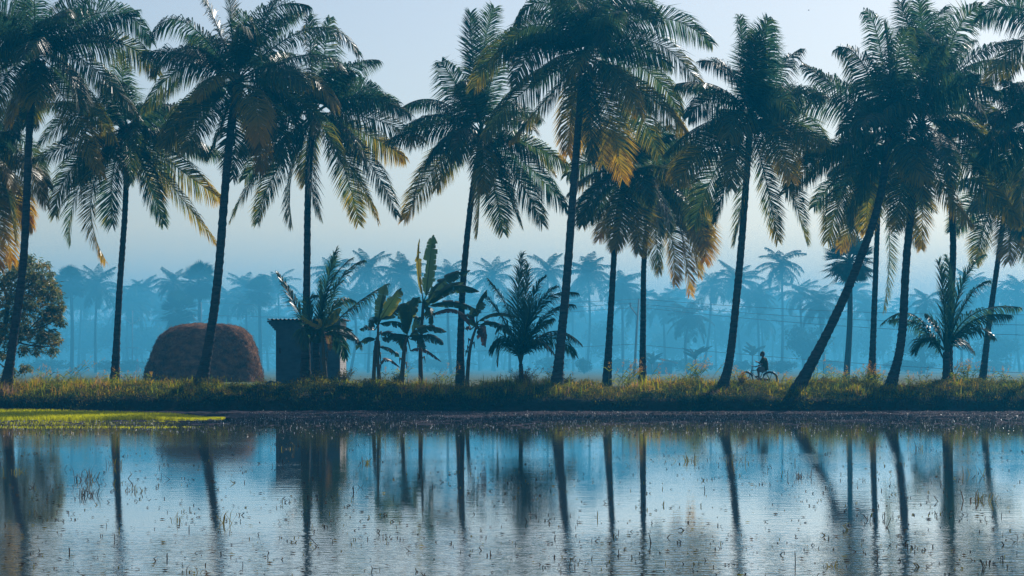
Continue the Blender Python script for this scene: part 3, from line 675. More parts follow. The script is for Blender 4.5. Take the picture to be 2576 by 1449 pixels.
young_palm('young palm with two wide arching side fronds near the right end of the bank', 98.5, 5, (1342, 1190), (1345, 965), [
    ((1320, 1010), (1120, 690), (890, 745), .6), ((1370, 900), (1560, 670), (1882, 630), .75), ((1355, 880), (1390, 500), (1365, 240), .7), ((1365, 880), (1470, 430), (1615, 235), .65),
    ((1340, 880), (1330, 560), (1300, 280), .8), ((1370, 910), (1540, 790), (1680, 860), .7), ((1370, 920), (1480, 880), (1590, 960), .6),
    ((1330, 900), (1240, 760), (1180, 690), .6), ((1320, 1000), (1150, 760), (960, 720), .8), ((1370, 905), (1560, 720), (1800, 690), .8), ((1330, 950), (1200, 860), (1120, 960), .8), ((1365, 890), (1500, 560), (1640, 430), .8)], 203, .2)

# ------------------------------------------------------------------ banana plants
def banana_leaf(mb, p0, m, p2, w, tint, rg, torn=.35):
    torn = min(.95, torn + .3)
    n = 34; P = bez(p0, 2 * m - (p0 + p2) / 2, p2, n)
    T = np.gradient(P, axis=0); T /= np.linalg.norm(T, axis=1)[:, None]
    mb.tube(P, np.linspace(.022, .006, n), 4, False, np.full(n * 4, tint))
    w = w * 1.75
    ref = UP - T * (T @ UP)[:, None]
    view = np.array([.25, -1, .25]); vv = view - T * (T @ view)[:, None]
    st = np.clip((abs(T[:, 2]) - .5) / .3, .4, 1)[:, None]
    nr = ref * (1 - st) + vv * st; nr /= np.linalg.norm(nr, axis=1)[:, None] + 1e-9
    S = np.cross(T, nr)
    prof = lambda x: np.interp(x, [0, .06, .2, .55, .85, 1], [.15, .55, .95, 1, .72, .12]) * w / 2
    for sd in (1, -1):
        ang = rg.uniform(.6, 1.15); k = 0
        while k < n - 1:
            ln = int(rg.integers(1, 5)) if rg.random() < torn * 1.6 else int(rg.integers(3, 8))
            e = min(n - 1, k + ln); ang = np.clip(ang + rg.normal(0, .35 * torn * 2), .05, 1.25)
            idx = np.arange(k, e + 1); x = idx / (n - 1)
            shr = 1 - .25 * torn * rg.random()
            wd = (prof(x) * shr)[:, None]
            gap = np.zeros(len(idx)); gap[-1] = -.25 if rg.random() < torn else 0
            E = P[idx] + T[idx] * (gap[:, None] * .1 + wd * .25)
            a = S[idx] * sd
            mid = P[idx] + wd * .55 * (a * math.cos(ang * .6) - nr[idx] * math.sin(ang * .6) * .9)
            tip = E + wd * (a * math.cos(ang) - nr[idx] * math.sin(ang) * .8 - UP * .18 * torn)
            V = np.concatenate([P[idx], mid, tip]); q = len(idx)
            Q = [[r_ * q + i, r_ * q + i + 1, (r_ + 1) * q + i + 1, (r_ + 1) * q + i] for r_ in range(2) for i in range(q - 1)]
            mb.add(V, Q, None, np.clip(np.concatenate([np.full(q, tint), np.full(q, tint), np.full(q, tint + .08 + .15 * rg.random())]), 0, 1))
            k = e
def banana(label, d, c, stems, lv, seed, r=.11):
    rg = np.random.default_rng(seed)
    bu, bv = c2(c, stems[0][0]); B = at(bu, bv, d); B[2] = float(bank_z(B[0], d))
    root = empty('banana_plant', B, label, 'banana plant', 'banana plants on the bank')
    for st in stems:
        pts = [at(*c2(c, q), d) for q in st]; pts[0][2] = float(bank_z(pts[0][0], d)) - .1
        mb = MB(); P = spline(pts, 16); mb.tube(P, np.linspace(r, r * .5, 16), 10, True)
        for k in range(5):
            i = rg.integers(2, 14); a = rg.uniform(0, 6.28); o = np.array([math.cos(a), math.sin(a), 0])
            mb.tube([P[i] + o * r * .7, P[i] + o * r * 1.5 + UP * .1, P[i] + o * r * 1.9 - UP * .22], [.05, .04, .008], 4, False)
        mb.build('stem', M['bstem'], root, True)
    for k, (q0, q1, q2, w_, ti, torn) in enumerate(lv):
        dy = rg.uniform(.1, .8) * (-1 if k % 2 else 1)
        p0 = at(*c2(c, q0), d); p1 = at(*c2(c, q1), d + dy * .5); p2 = at(*c2(c, q2), d + dy)
        mb = MB(); banana_leaf(mb, p0, p1, p2, w_, ti, rg, torn)
        near = min((np.linalg.norm(at(*c2(c, st[-1]), d) - p0), st[-1]) for st in stems)[1]
        s0 = at(*c2(c, near), d)
        mb.tube([s0, (s0 + p0) / 2 + [0, 0, .02], p0], [.045, .035, .022], 5, False, .35)
        mb.build('leaf', M['banana'], root)
    return root
banana('banana plant with yellowed leaves crowded under the young palm at the hut', 98.2, 2, [[(768, 1215), (752, 990), (742, 850)]], [
    ((740, 770), (665, 745), (588, 690), .32, .62, .3), ((735, 775), (718, 745), (708, 725), .3, .66, .2), ((745, 775), (815, 715), (886, 638), .3, .42, .2), ((755, 795), (860, 765), (972, 805), .3, .2, .3),
    ((760, 830), (880, 815), (1012, 880), .3, .12, .5), ((735, 800), (690, 800), (650, 900), .28, .12, .3), ((745, 810), (790, 860), (800, 960), .26, .8, .5)], 301)
banana('twin-stemmed banana plant with broad folded leaves right of the hut', 98.2, 2, [[(1128, 1205), (1140, 960), (1158, 850)], [(1176, 1200), (1160, 1000), (1164, 760)]], [
    ((1165, 740), (1186, 600), (1222, 453), .36, .12, .3), ((1178, 720), (1262, 590), (1336, 484), .42, .38, .3), ((1188, 720), (1300, 650), (1377, 598), .36, .1, .3), ((1180, 752), (1290, 735), (1372, 772), .36, .1, .3),
    ((1140, 870), (1060, 865), (998, 952), .36, .08, .35), ((1180, 830), (1262, 825), (1332, 872), .36, .06, .3), ((1180, 930), (1255, 940), (1322, 1003), .3, .1, .5), ((1140, 800), (1080, 775), (1030, 805), .3, .12, .4),
    ((1185, 1060), (1235, 1015), (1330, 1085), .2, .92, .8), ((1150, 760), (1130, 720), (1115, 800), .3, .1, .3)], 302, .1)
banana('short leaning banana plant with a wide skirt of leaves left of the tall banana', 97.8, 3, [[(130, 1240), (150, 980), (172, 850)]], [
    ((178, 820), (212, 640), (266, 548), .42, .3, .25), ((178, 842), (70, 835), (0, 885), .42, .1, .3), ((190, 850), (330, 780), (472, 812), .42, .18, .2), ((198, 870), (330, 840), (447, 912), .4, .06, .5),
    ((170, 870), (140, 870), (146, 965), .38, .3, .3), ((198, 850), (262, 855), (302, 955), .34, .1, .3), ((200, 960), (300, 945), (432, 1040), .2, .9, .8), ((175, 830), (150, 700), (170, 600), .36, .2, .3)], 303, .12)
banana('tallest banana plant with a pale torn yellow leaf beside one upright dark leaf', 99, 3, [[(280, 1195), (276, 950), (296, 600)]], [
    ((290, 530), (258, 330), (268, 112), .22, .60, .75), ((318, 540), (343, 300), (372, 82), .42, .14, .6), ((340, 560), (470, 410), (652, 348), .42, .1, .35), ((345, 590), (530, 470), (718, 508), .46, .2, .2),
    ((350, 615), (540, 590), (725, 662), .34, .12, .5), ((350, 690), (530, 650), (652, 775), .22, .92, .85), ((285, 590), (210, 610), (182, 800), .46, .35, .3), ((305, 640), (345, 640), (360, 762), .46, .35, .15),
    ((300, 720), (250, 720), (215, 860), .36, .1, .4), ((310, 640), (450, 480), (600, 440), .36, .3, .2)], 304, .12)
banana('thin banana plant with a dark shrivelled bunch left of the bushy young palm', 98.8, 3, [[(622, 1180), (648, 950), (700, 760)]], [
    ((702, 700), (720, 610), (777, 498), .34, .25, .4), ((720, 730), (850, 672), (998, 706), .36, .4, .2), ((728, 760), (850, 745), (952, 838), .34, .2, .5), ((690, 750), (645, 690), (600, 690), .2, .9, .8),
    ((722, 800), (748, 790), (765, 930), .62, .95, .7), ((690, 770), (665, 700), (690, 640), .36, .3, .3), ((652, 800), (636, 770), (632, 810), .2, .85, .5)], 305, .1)

# ------------------------------------------------------------------ mango tree at the left
rg = np.random.default_rng(41)
dM = 113
B = at(-42, 965, dM); B[2] = .9
root = empty('mango_tree', B, 'leafy mango tree with dark hanging leaves at the left edge behind the leaning trunk', 'tree')
br = MB()
def limb(pts, r0, r1):
    P = spline([at(u, v, dM + dy) for u, v, dy in pts], 14); br.tube(P, np.linspace(r0, r1, 14), 7, True); return P
limb([(-42, 975, 0), (-20, 900, 0), (10, 830, .2), (20, 760, 0)], .2, .12)
limb([(-5, 862, 0), (40, 838, -.6), (90, 828, -.9), (152, 800, -1)], .08, .015)
limb([(20, 850, 0), (62, 866, -.8), (120, 872, -1.2), (150, 862, -1.3)], .06, .012)
limb([(20, 760, 0), (70, 720, .5), (110, 700, .3)], .1, .02); limb([(20, 760, 0), (10, 700, 1), (60, 670, 1)], .1, .02)
limb([(10, 830, 0), (-60, 780, 1), (-110, 720, .6)], .12, .03); limb([(70, 832, -.5), (110, 790, -.2), (140, 760, 0)], .04, .01)
limb([(-20, 900, 0), (20, 930, -.6), (48, 945, -.8)], .04, .01)
br.build('branch', M['branch'], root, True)
cl = [(85, 690, 52, 60), (35, 690, 55, 60), (112, 712, 36, 40), (138, 742, 22, 22), (15, 755, 60, 70), (80, 765, 58, 75), (128, 790, 30, 30), (152, 806, 14, 10), (15, 830, 55, 60),
      (68, 830, 40, 30), (108, 838, 26, 18), (134, 850, 22, 16), (0, 890, 30, 16), (60, 925, 14, 9), (20, 935, 22, 12), (96, 872, 22, 12), (130, 880, 16, 8), (150, 770, 16, 9), (-60, 700, 70, 60), (-90, 790, 80, 70), (70, 655, 20, 14), (60, 880, 16, 8)]
mb = MB(); PP = []; DD = []; TT = []
for u, v, r_, k in cl:
    for q in range(int(k * 2.3)):
        o = rg.normal(0, 1, 3); o /= np.linalg.norm(o); o *= rg.random() ** .45
        c = at(u + o[0] * r_, v + o[2] * r_ * .9, dM + o[1] * r_ / 24)
        flush = rg.random() ** 2
        for j in range(9):
            a = rg.uniform(0, 6.28); PP.append(c + rg.normal(0, .05, 3)); DD.append([math.cos(a), math.sin(a), rg.uniform(-1.5, .2)]); TT.append(np.clip(rg.uniform(0, .3) + .6 * flush, 0, 1))
n = len(PP)
leaves(mb, np.array(PP), np.array(DD), rg.uniform(.20, .34, n), rg.uniform(.05, .08, n), np.array(TT), rg)
mb.build('crown', M['mango'], root)
# ------------------------------------------------------------------ haystack
def haystack():
    d = 138.5; rg = np.random.default_rng(51); K = d / 106.5
    O = at(512, 950, d); O[2] = .88
    # outline of the front (u, v) read as width at each height; depth follows the width
    hs = np.array([0, .25, .5, .9, 1.4, 1.9, 2.3, 2.6, 2.78, 2.86, 2.9]); 
    xl = np.array([-2.92, -2.9, -2.86, -2.76, -2.58, -2.36, -2.16, -1.75, -1.35, -1.0, -.5])
    xr = np.array([2.95, 2.94, 2.92, 2.85, 2.72, 2.52, 2.32, 2.0, 1.6, 1.1, .6])
    na = 96; zz = np.concatenate([np.linspace(-.1, 2.3, 34), np.linspace(2.36, 2.9, 14)])
    l = np.interp(zz, hs, xl); r = np.interp(zz, hs, xr)
    th = np.linspace(0, 2 * np.pi, na, endpoint=False)
    c, s_ = np.cos(th), np.sin(th)
    e = 2 / 2.9
    cx = np.sign(c) * abs(c) ** e; sy = np.sign(s_) * abs(s_) ** e
    V = np.stack([(l + r)[:, None] / 2 + (r - l)[:, None] / 2 * cx, (r - l)[:, None] * .36 * sy, zz[:, None] + 0 * cx], -1)
    nn = 1.3 * fbm(th[None, :] * 7 + 0 * zz[:, None], zz[:, None] * 2.2 + 0 * th, 52) - .47
    lump = fbm(V[:, :, 0] * 1.1 + 9, V[:, :, 2] * 1.4 + V[:, :, 1], 57) - .47
    V = V * K; V[:, :, 0] *= .97
    V[:, :, 0] += (cx * (.20 * nn + .32 * lump)); V[:, :, 1] += sy * (.2 * nn + .3 * lump); V[:, :, 2] += .10 * nn * np.clip(zz / 2, 0, 1)[:, None] + .10 * lump * np.clip(zz - 2, 0, 1)[:, None]
    n = len(zz); mb = MB(); i = np.arange(n - 1)[:, None]; j = np.arange(na)[None, :]
    top = V[-1].mean(0) + [0, 0, .03]
    mb.add(np.vstack([V.reshape(-1, 3), top]) + O, np.stack([i * na + j, i * na + (j + 1) % na, (i + 1) * na + (j + 1) % na, (i + 1) * na + j], -1).reshape(-1, 4),
           [[n * na, (n - 1) * na + k, (n - 1) * na + (k + 1) % na] for k in range(na)], .25)
    root = empty('haystack', O, 'large rounded brown haystack between two palms, partly hidden by the bowed trunk', 'haystack')
    M['hay'] = solid_mat('packed straw', (.03, .022, .018), (.40, .18, .08), 1.6, .95, 1.0, 18, (1, 1, 1.8), .1, dist=.08)
    mb.build('packed_straw', M['hay'], root, True)
    # loose straws over the surface
    m2 = MB(); k = 26000
    a = rg.integers(0, na, k); q = rg.integers(0, n, k)
    P = V[q, a] + rg.normal(0, .03, (k, 3)); nrm = P - np.array([0, 0, 1.0]); nrm /= np.linalg.norm(nrm, axis=1)[:, None]
    tang = rg.normal(0, 1, (k, 3)); tang -= nrm * (tang * nrm).sum(1)[:, None] * .8; tang[:, 2] -= .5
    leaves(m2, P + O + nrm * .02, tang, rg.uniform(.14, .42, k), rg.uniform(.014, .026, k), np.clip(rg.beta(1.3, 2.5, k), 0, 1), rg)
    M['straw'] = leaf_mat('loose straw', [(0, (.03, .024, .02)), (.5, (.32, .165, .085)), (1, (.46, .31, .19))], .2, .8, 1.2, .1, .05)
    o = m2.build('loose_straw', M['straw'], root)
    o['kind'] = 'stuff'
haystack()

# ------------------------------------------------------------------ brick hut
def brick_mat(name, c1, c2_, mortar, sx=1.0):
    m, nt, N, L = mat_new(name)
    tc = N.new('ShaderNodeTexCoord'); sp = N.new('ShaderNodeSeparateXYZ'); L.new(tc.outputs['Object'], sp.inputs[0])
    ad = N.new('ShaderNodeMath'); ad.operation = 'ADD'; L.new(sp.outputs['X'], ad.inputs[0]); L.new(sp.outputs['Y'], ad.inputs[1])
    cb = N.new('ShaderNodeCombineXYZ'); L.new(ad.outputs[0], cb.inputs['X']); L.new(sp.outputs['Z'], cb.inputs['Y'])
    b = N.new('ShaderNodeTexBrick'); b.inputs['Scale'].default_value = 2.2 * sx; b.inputs['Mortar Size'].default_value = .018
    b.inputs['Color1'].default_value = (*c1, 1); b.inputs['Color2'].default_value = (*c2_, 1); b.inputs['Mortar'].default_value = (*mortar, 1)
    L.new(cb.outputs[0], b.inputs['Vector'])
    nz = N.new('ShaderNodeTexNoise'); nz.inputs['Scale'].default_value = 1.7; nz.inputs['Detail'].default_value = 6; L.new(tc.outputs['Object'], nz.inputs['Vector'])
    mr = N.new('ShaderNodeMapRange'); mr.inputs['To Min'].default_value = .55; mr.inputs['To Max'].default_value = 1.35; L.new(nz.outputs['Fac'], mr.inputs['Value'])
    mx = N.new('ShaderNodeVectorMath'); mx.operation = 'SCALE'; L.new(b.outputs['Color'], mx.inputs[0]); L.new(mr.outputs[0], mx.inputs['Scale'])
    p = N.new('ShaderNodeBsdfPrincipled'); p.inputs['Roughness'].default_value = .9; p.inputs['Specular IOR Level'].default_value = .2
    L.new(mx.outputs[0], p.inputs['Base Color'])
    bp = N.new('ShaderNodeBump'); bp.inputs['Strength'].default_value = .6; bp.inputs['Distance'].default_value = .02; L.new(b.outputs['Fac'], bp.inputs['Height']); bp.invert = True
    L.new(bp.outputs[0], p.inputs['Normal'])
    o = N.new('ShaderNodeOutputMaterial'); L.new(p.outputs[0], o.inputs['Surface']); return m
def hut():
    d = 108; px = lambda u: gx(u, d); pz = lambda v: HC - (v - VH) * d / F
    x0, x1 = px(694), px(855); zb = .80; zt = pz(806); y1 = d + 4.3
    O = [(x0 + x1) / 2, d, .92]
    root = empty('brick_hut', O, 'small tall brick hut under a corrugated sheet roof beside the haystack', 'hut')
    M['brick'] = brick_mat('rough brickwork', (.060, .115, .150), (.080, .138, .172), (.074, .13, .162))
    # wall with a narrow vent opening, front made of four panels round the hole
    a0, a1 = px(701), px(707); b0, b1 = pz(889), pz(875); t = .23
    mb = MB()
    for lo, hi in [((x0, d, zb), (a0, d + t, zt)), ((a1, d, zb), (x1, d + t, zt)), ((a0, d, zb), (a1, d + t, b0)), ((a0, d, b1), (a1, d + t, zt))]: mb.box(lo, hi)
    mb.box((x0, d + t, zb), (x0 + t, y1 - t, zt)); mb.box((x0, y1 - t, zb), (x1, y1, zt))
    # corbelled courses stepping out under the eave on the left and a spreading foot
    for k in range(5):
        w_ = .09 * (k + 1); z0 = zt - .50 + k * .10
        mb.box((x0 - w_, d + .012, z0), (x0 - .001, y1 - .02, z0 + .098))
    for k in range(3):
        mb.box((x0 - .10 + .03 * k, d + .01, zb + .0 + k * .13), (x0 - .001, y1 - .03, zb + .128 + k * .13))
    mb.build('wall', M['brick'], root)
    mb = MB(); mb.box((x1 - t, d + t, zb), (x1, y1 - t, zt))
    M['brick_pale'] = brick_mat('brickwork painted sunlit', (.42, .39, .37), (.52, .48, .46), (.26, .24, .23), 1.2)  # paler copy of the brick; sunlight on this side put into its colour
    sw = mb.build('side_wall', M['brick_pale'], root); sw['label'] = 'pale side wall with sunlight painted in'
    mb = MB(); mb.box((a0, d + .16, b0), (a1, d + .20, b1))
    mb.build('vent', M['steel'], root)
    # corrugated sheet, ridges running from front to back
    xs = np.arange(px(673), px(866), .028); wv = .034 * np.sin((xs - xs[0]) * 2 * np.pi / .21)
    yy = np.array([d - .28, d + 2.2, y1 + .25]); zz = np.array([zt + .062, zt + .062, zt + .062])
    mb = MB(); n = len(xs)
    V = np.concatenate([np.stack([xs, np.full(n, y), z + wv], -1) for y, z in zip(yy, zz)] + [np.stack([xs, np.full(n, y), z + wv - .022], -1) for y, z in zip(yy, zz)])
    Q = []
    for r_ in range(2):
        for i in range(n - 1):
            a = r_ * n + i; Q.append([a, a + 1, a + n + 1, a + n]); a += 3 * n; Q.append([a, a + n, a + n + 1, a + 1])
    for i in range(n - 1): Q.append([i, i + 3 * n, i + 3 * n + 1, i + 1]); Q.append([2 * n + i, 2 * n + i + 1, 5 * n + i + 1, 5 * n + i])
    mb.add(V, Q)
    M['sheet'] = solid_mat('weathered cement sheet', (.04, .05, .056), (.08, .09, .095), 2.5, .85, .2)
    mb.build('roof', M['sheet'], root)
hut()
# broken bricks at the foot of the hut
rg = np.random.default_rng(61)
for k, (u, v, s_) in enumerate([(676, 957, .22), (684, 953, .26), (690, 958, .2)]):
    c = at(u, v, 107.2); c[2] = .97 + s_ * .35
    mb = MB(); mb.ball(c, (s_, s_ * .8, s_ * .6), 9, 6)
    V = mb.V[0]; V += rg.normal(0, s_ * .10, V.shape)
    tag(mb.build('rubble_stone', M['brick'], origin=c - [0, 0, s_ * .5]), ['leftmost broken rubble lump at the foot of the hut', 'largest broken rubble lump at the foot of the hut', 'small rubble lump touching the left wall of the hut'][k], 'stone', 'rubble by the hut')
c = at(2075, 954, 103); 
mb = MB(); mb.box((c[0] - .14, c[1] - .08, .95), (c[0] + .14, c[1] + .08, c[2] - .12)); mb.tube([[c[0], c[1] - .08, c[2] - .12], [c[0], c[1] + .08, c[2] - .12]], .139, 16, True)
tag(mb.build('marker_stone', M['white'], origin=[c[0], c[1], .95]), 'whitish rounded marker stone half hidden in grass right of the slanting palm', 'marker stone')

# ------------------------------------------------------------------ bicycle
DB = 99.3
S_ = 746.6; BX = gx(2369.7 / 1.24224, DB); BG = float(bank_z(BX, DB)) + .0
def bp(cx, cy, y=0.0): return np.array([BX + (cx - 1000) / S_, DB + y, BG + (1461 - cy) / S_])
bike = empty('bicycle', [BX, DB, BG], 'old black roadster bicycle with rear carrier ridden along the bank path', 'bicycle')
FH, RH, BB = bp(565, 1211), bp(1400, 1211), bp(1025, 1235)
HT, HB, ST = bp(792, 800), bp(745, 965), bp(1185, 880)
mb = MB(); t = .016
mb.tube([HT, HB], .02, 8); mb.tube([bp(778, 885), bp(1188, 890)], t, 8); mb.tube([bp(758, 950), BB], t, 8); mb.tube([BB, ST], t, 8)
for s in (-.05, .05):
    mb.tube([BB, RH + [0, s, 0]], .010, 6); mb.tube([bp(1188, 895), RH + [0, s, 0]], .009, 6)
    mb.tube([HB, bp(715, 1010, s), bp(680, 1110, s), FH + [0, s, 0]], .012, 6)
mb.build('frame', M['steel'], bike, True)
for hub in (FH, RH):
    mb = MB(); mb.torus(hub, .330, .020, 48, 8); wh = mb.build('wheel', M['rubber'], bike, True)
    mb = MB(); mb.torus(hub, .308, .011, 48, 6); mb.build('rim', M['chrome'], wh, True)
    mb = MB(); mb.tube([hub - [0, .045, 0], hub + [0, .045, 0]], .022, 10)
    for k in range(28):
        a = k * 2 * np.pi / 28; mb.tube([hub + [.02 * math.cos(a + .8), .03 * (-1) ** k, .02 * math.sin(a + .8)], hub + [.302 * math.cos(a), 0, .302 * math.sin(a)]], .0016, 3, False)
    mb.build('spokes', M['chrome'], wh)
for hub, a0, a1 in ((FH, .45, 1.75), (RH, -.15, 2.6)):
    mb = MB(); th = np.linspace(a0, a1, 24)
    P = np.stack([hub[0] + .372 * np.cos(th), np.full(24, hub[1]), hub[2] + .372 * np.sin(th)], -1)
    mb.tube(P, .024, 8, True, 0, .55); mb.tube([P[2], hub], .005, 4); mb.build('mudguard', M['steel'], bike, True)
mb = MB()
mb.tube([HT, bp(800, 750)], .013, 8)
for s in (-1, 1): mb.tube([bp(800, 745), bp(795, 742, .12 * s), bp(808, 738, .22 * s), bp(860, 752, .27 * s), bp(915, 765, .27 * s)], .011, 8)
mb.build('handlebar', M['chrome'], bike, True)
for s in (-1, 1):
    mb = MB(); mb.tube([bp(868, 754, .27 * s), bp(922, 767, .27 * s)], .017, 8); mb.build('grip', M['rubber'], bike, True)
mb = MB(); mb.tube([bp(785, 742, -.05), bp(782, 735, .03)], .03, 8); mb.build('bell', M['chrome'], bike, True)
mb = MB(); mb.tube([bp(1100, 850), bp(1160, 845), bp(1240, 838), bp(1290, 842)], [.03, .045, .10, .085], 12, True, 0, .45)
for s in (-.05, .05): mb.torus(bp(1275, 875, s), .028, .007, 12, 5)
mb.tube([ST, bp(1190, 850)], .013, 6); mb.build('saddle', M['leather'], bike, True)
mb = MB()
for s in (-.07, 0, .07): mb.tube([bp(1235, 935, s), bp(1535, 925, s)], .007, 5)
for xx in (1290, 1400, 1525): mb.tube([bp(xx, 930, -.07), bp(xx, 930, .07)], .006, 5)
for s in (-.07, .07): mb.tube([bp(1480, 930, s), RH + [0, s, 0]], .007, 5); mb.tube([bp(1270, 935, s), RH + [0, s, 0]], .007, 5)
mb.build('carrier', M['steel'], bike)
mb = MB(); mb.tube([bp(1025, 1222, -.045), bp(1200, 1208, -.045), bp(1400, 1205, -.045)], [.085, .06, .045], 8, True, 0, .25); mb.build('chain_guard', M['steel'], bike, True)
mb = MB(); mb.tube([BB + [0, -.07, 0], bp(1030, 1345, -.08)], .009, 6); mb.tube([BB + [0, .07, 0], bp(1020, 1125, .08)], .009, 6); mb.tube([BB - [0, .07, 0], BB + [0, .07, 0]], .018, 8)
mb.build('crank', M['chrome'], bike)
for c in (bp(1030, 1345, -.13), bp(1020, 1125, .13)):
    mb = MB(); mb.box(c - [.045, .04, .012], c + [.045, .04, .012]); mb.build('pedal', M['rubber'], bike)
mb = MB(); mb.tube([RH + [-.03, -.06, -.03], bp(1445, 1420, -.11)], .008, 5); mb.build('kickstand', M['steel'], bike)

# ------------------------------------------------------------------ the rider (one continuous skin, clothes as children)
def remeshed(mb, name, mat, parent, vox, smooth=4):
    o = mb.build(name, mat, parent, True)
    r_ = o.modifiers.new('remesh', 'REMESH'); r_.mode = 'VOXEL'; r_.voxel_size = vox; r_.use_smooth_shade = True
    s = o.modifiers.new('smooth', 'SMOOTH'); s.iterations = smooth; s.factor = .5
    return o
def limb_(mb, P, r): mb.tube(spline(P, 12), np.interp(np.linspace(0, 1, 12), np.linspace(0, 1, len(r)), r), 12)
rider = empty('person', [BX + .25, DB, BG], 'man in dark green shirt and pale shorts riding a bicycle while looking at a phone', 'person')
hip = lambda s: bp(1195, 840, .10 * s); shl = lambda s: bp(1165, 490, .18 * s)
b = MB()
limb_(b, [bp(1200, 850), bp(1215, 720), bp(1205, 600), bp(1180, 490), bp(1165, 440)], [.15, .135, .15, .14, .07])
b.ball(bp(1205, 835), (.15, .17, .12)); b.ball(bp(1190, 540), (.12, .19, .15))
limb_(b, [bp(1170, 460), bp(1155, 385)], [.06, .055])
b.ball(bp(1142, 312), (.098, .078, .115), 20, 14); b.ball(bp(1105, 345), (.062, .056, .075)); b.ball(bp(1090, 390), (.032, .035, .025))
b.ball(bp(1064, 338), (.018, .014, .022)); b.ball(bp(1068, 366), (.014, .026, .008)); b.ball(bp(1070, 377), (.013, .024, .007)); b.ball(bp(1072, 310), (.016, .05, .012))
for s in (-1, 1):
    b.ball(bp(1145, 330, .08 * s), (.022, .012, .034)); limb_(b, [shl(s) + [0, -.03 * s, .02], shl(s)], [.07, .068]); b.ball(bp(1074, 322, .032 * s), (.012, .014, .011))
def hand(b, wrist, dirv, down, palm=.075, curl=1.0):
    dirv = dirv / np.linalg.norm(dirv); side = np.cross(dirv, down); side /= np.linalg.norm(side)
    c = wrist + dirv * palm * .55; b.ball(c, .034); b.tube([wrist, wrist + dirv * palm], [.026, .034], 10, True, 0, 1)
    for k, (ln, o) in enumerate([(.062, -.027), (.072, -.009), (.068, .009), (.052, .027)]):
        p0 = wrist + dirv * palm * .9 + side * o; p1 = p0 + dirv * ln * .45 + down * ln * .25 * curl; p2 = p1 + (down * curl + dirv * .25) * ln * .35; p3 = p2 + (down * .5 * curl - dirv * .45 * curl + dirv * .2) * ln * .32
        b.tube([p0, p1, p2, p3], [.0105, .0098, .0092, .0075], 8)
    p0 = wrist + dirv * palm * .25 - side * .03; b.tube([p0, p0 + dirv * .03 - side * .012 + down * .012, p0 + dirv * .052 - side * .004 + down * .032], [.0125, .011, .009], 8)
def arm(b, s, elbow, wrist):
    limb_(b, [shl(s), (shl(s) + elbow) / 2 + [0, .01 * s, 0], elbow, (elbow + wrist) / 2, wrist], [.058, .05, .040, .036, .026])
near_el, near_wr = bp(1112, 668, -.27), bp(945, 745, -.27)
far_el, far_wr = bp(1075, 640, .20), bp(985, 595, .10)
arm(b, -1, near_el, near_wr); arm(b, 1, far_el, far_wr)
hand(b, near_wr, np.array([-.95, 0, -.15]), np.array([.15, 0, -1.]))
hand(b, far_wr, np.array([-.95, -.1, .25]), np.array([-.1, -.3, .9]), curl=.7)
kn, an = bp(955, 835, -.13), bp(1015, 1265, -.12)
kf, af = bp(1010, 790, .13), bp(1020, 1060, .12)
for s, k_, a_ in ((-1, kn, an), (1, kf, af)):
    limb_(b, [hip(s), (hip(s) + k_) / 2, k_], [.10, .088, .062]); limb_(b, [k_, k_ * .7 + a_ * .3 + [.03, 0, 0], a_], [.06, .055, .036])
    b.tube([a_ + [.03, 0, -.045], a_ + [-.06, 0, -.06], a_ + [-.14, 0, -.075], a_ + [-.18, 0, -.078]], [.036, .042, .040, .02], 10, True, 0, .75)
remeshed(b, 'body', M['skin'], rider, .008, 3)
b = MB()
limb_(b, [bp(1225, 880), bp(1225, 740), bp(1215, 610), bp(1190, 500), bp(1172, 440)], [.185, .165, .168, .155, .085])
b.ball(bp(1195, 545), (.135, .205, .16)); b.ball(bp(1160, 800), (.12, .17, .10)); b.ball(bp(1215, 830), (.15, .185, .12))
for s, el in ((-1, near_el), (1, far_el)): limb_(b, [shl(s) + [0, 0, .005], (shl(s) + el) / 2 + [.02, .01 * s, 0], el * .85 + shl(s) * .15], [.078, .072, .066])
remeshed(b, 'shirt', M['shirt'], rider, .012, 4)
b = MB(); b.ball(bp(1200, 850), (.165, .185, .13))
for s, k_ in ((-1, kn), (1, kf)): limb_(b, [hip(s), (hip(s) + k_) / 2 + [0, 0, -.02], k_ * .82 + hip(s) * .18 - [0, 0, .015]], [.125, .112, .098])
limb_(b, [bp(1190, 860, -.10), bp(1120, 930, -.13), bp(1105, 965, -.13)], [.10, .09, .07])
remeshed(b, 'shorts', M['shorts'], rider, .012, 4)
b = MB(); b.ball(bp(1150, 292), (.104, .086, .092), 18, 12); b.ball(bp(1185, 335), (.065, .08, .075))
remeshed(b, 'hair', M['hair'], rider, .009, 2)
c = bp(905, 568, .10); mb = MB()
ax = np.array([-.55, 0, .83]); sd = np.array([0, 1., 0]); nr = np.cross(ax, sd)
V = [c + ax * a * .075 + sd * e * .036 + nr * f * .005 for f in (-1, 1) for a, e in ((-1, -1), (1, -1), (1, 1), (-1, 1))]
mb.add(V, [[3, 2, 1, 0], [4, 5, 6, 7], [0, 1, 5, 4], [1, 2, 6, 5], [2, 3, 7, 6], [3, 0, 4, 7]])
tag(mb.build('phone', M['phone'], origin=c), 'slim dark phone held up in the hand of the cyclist', 'phone')

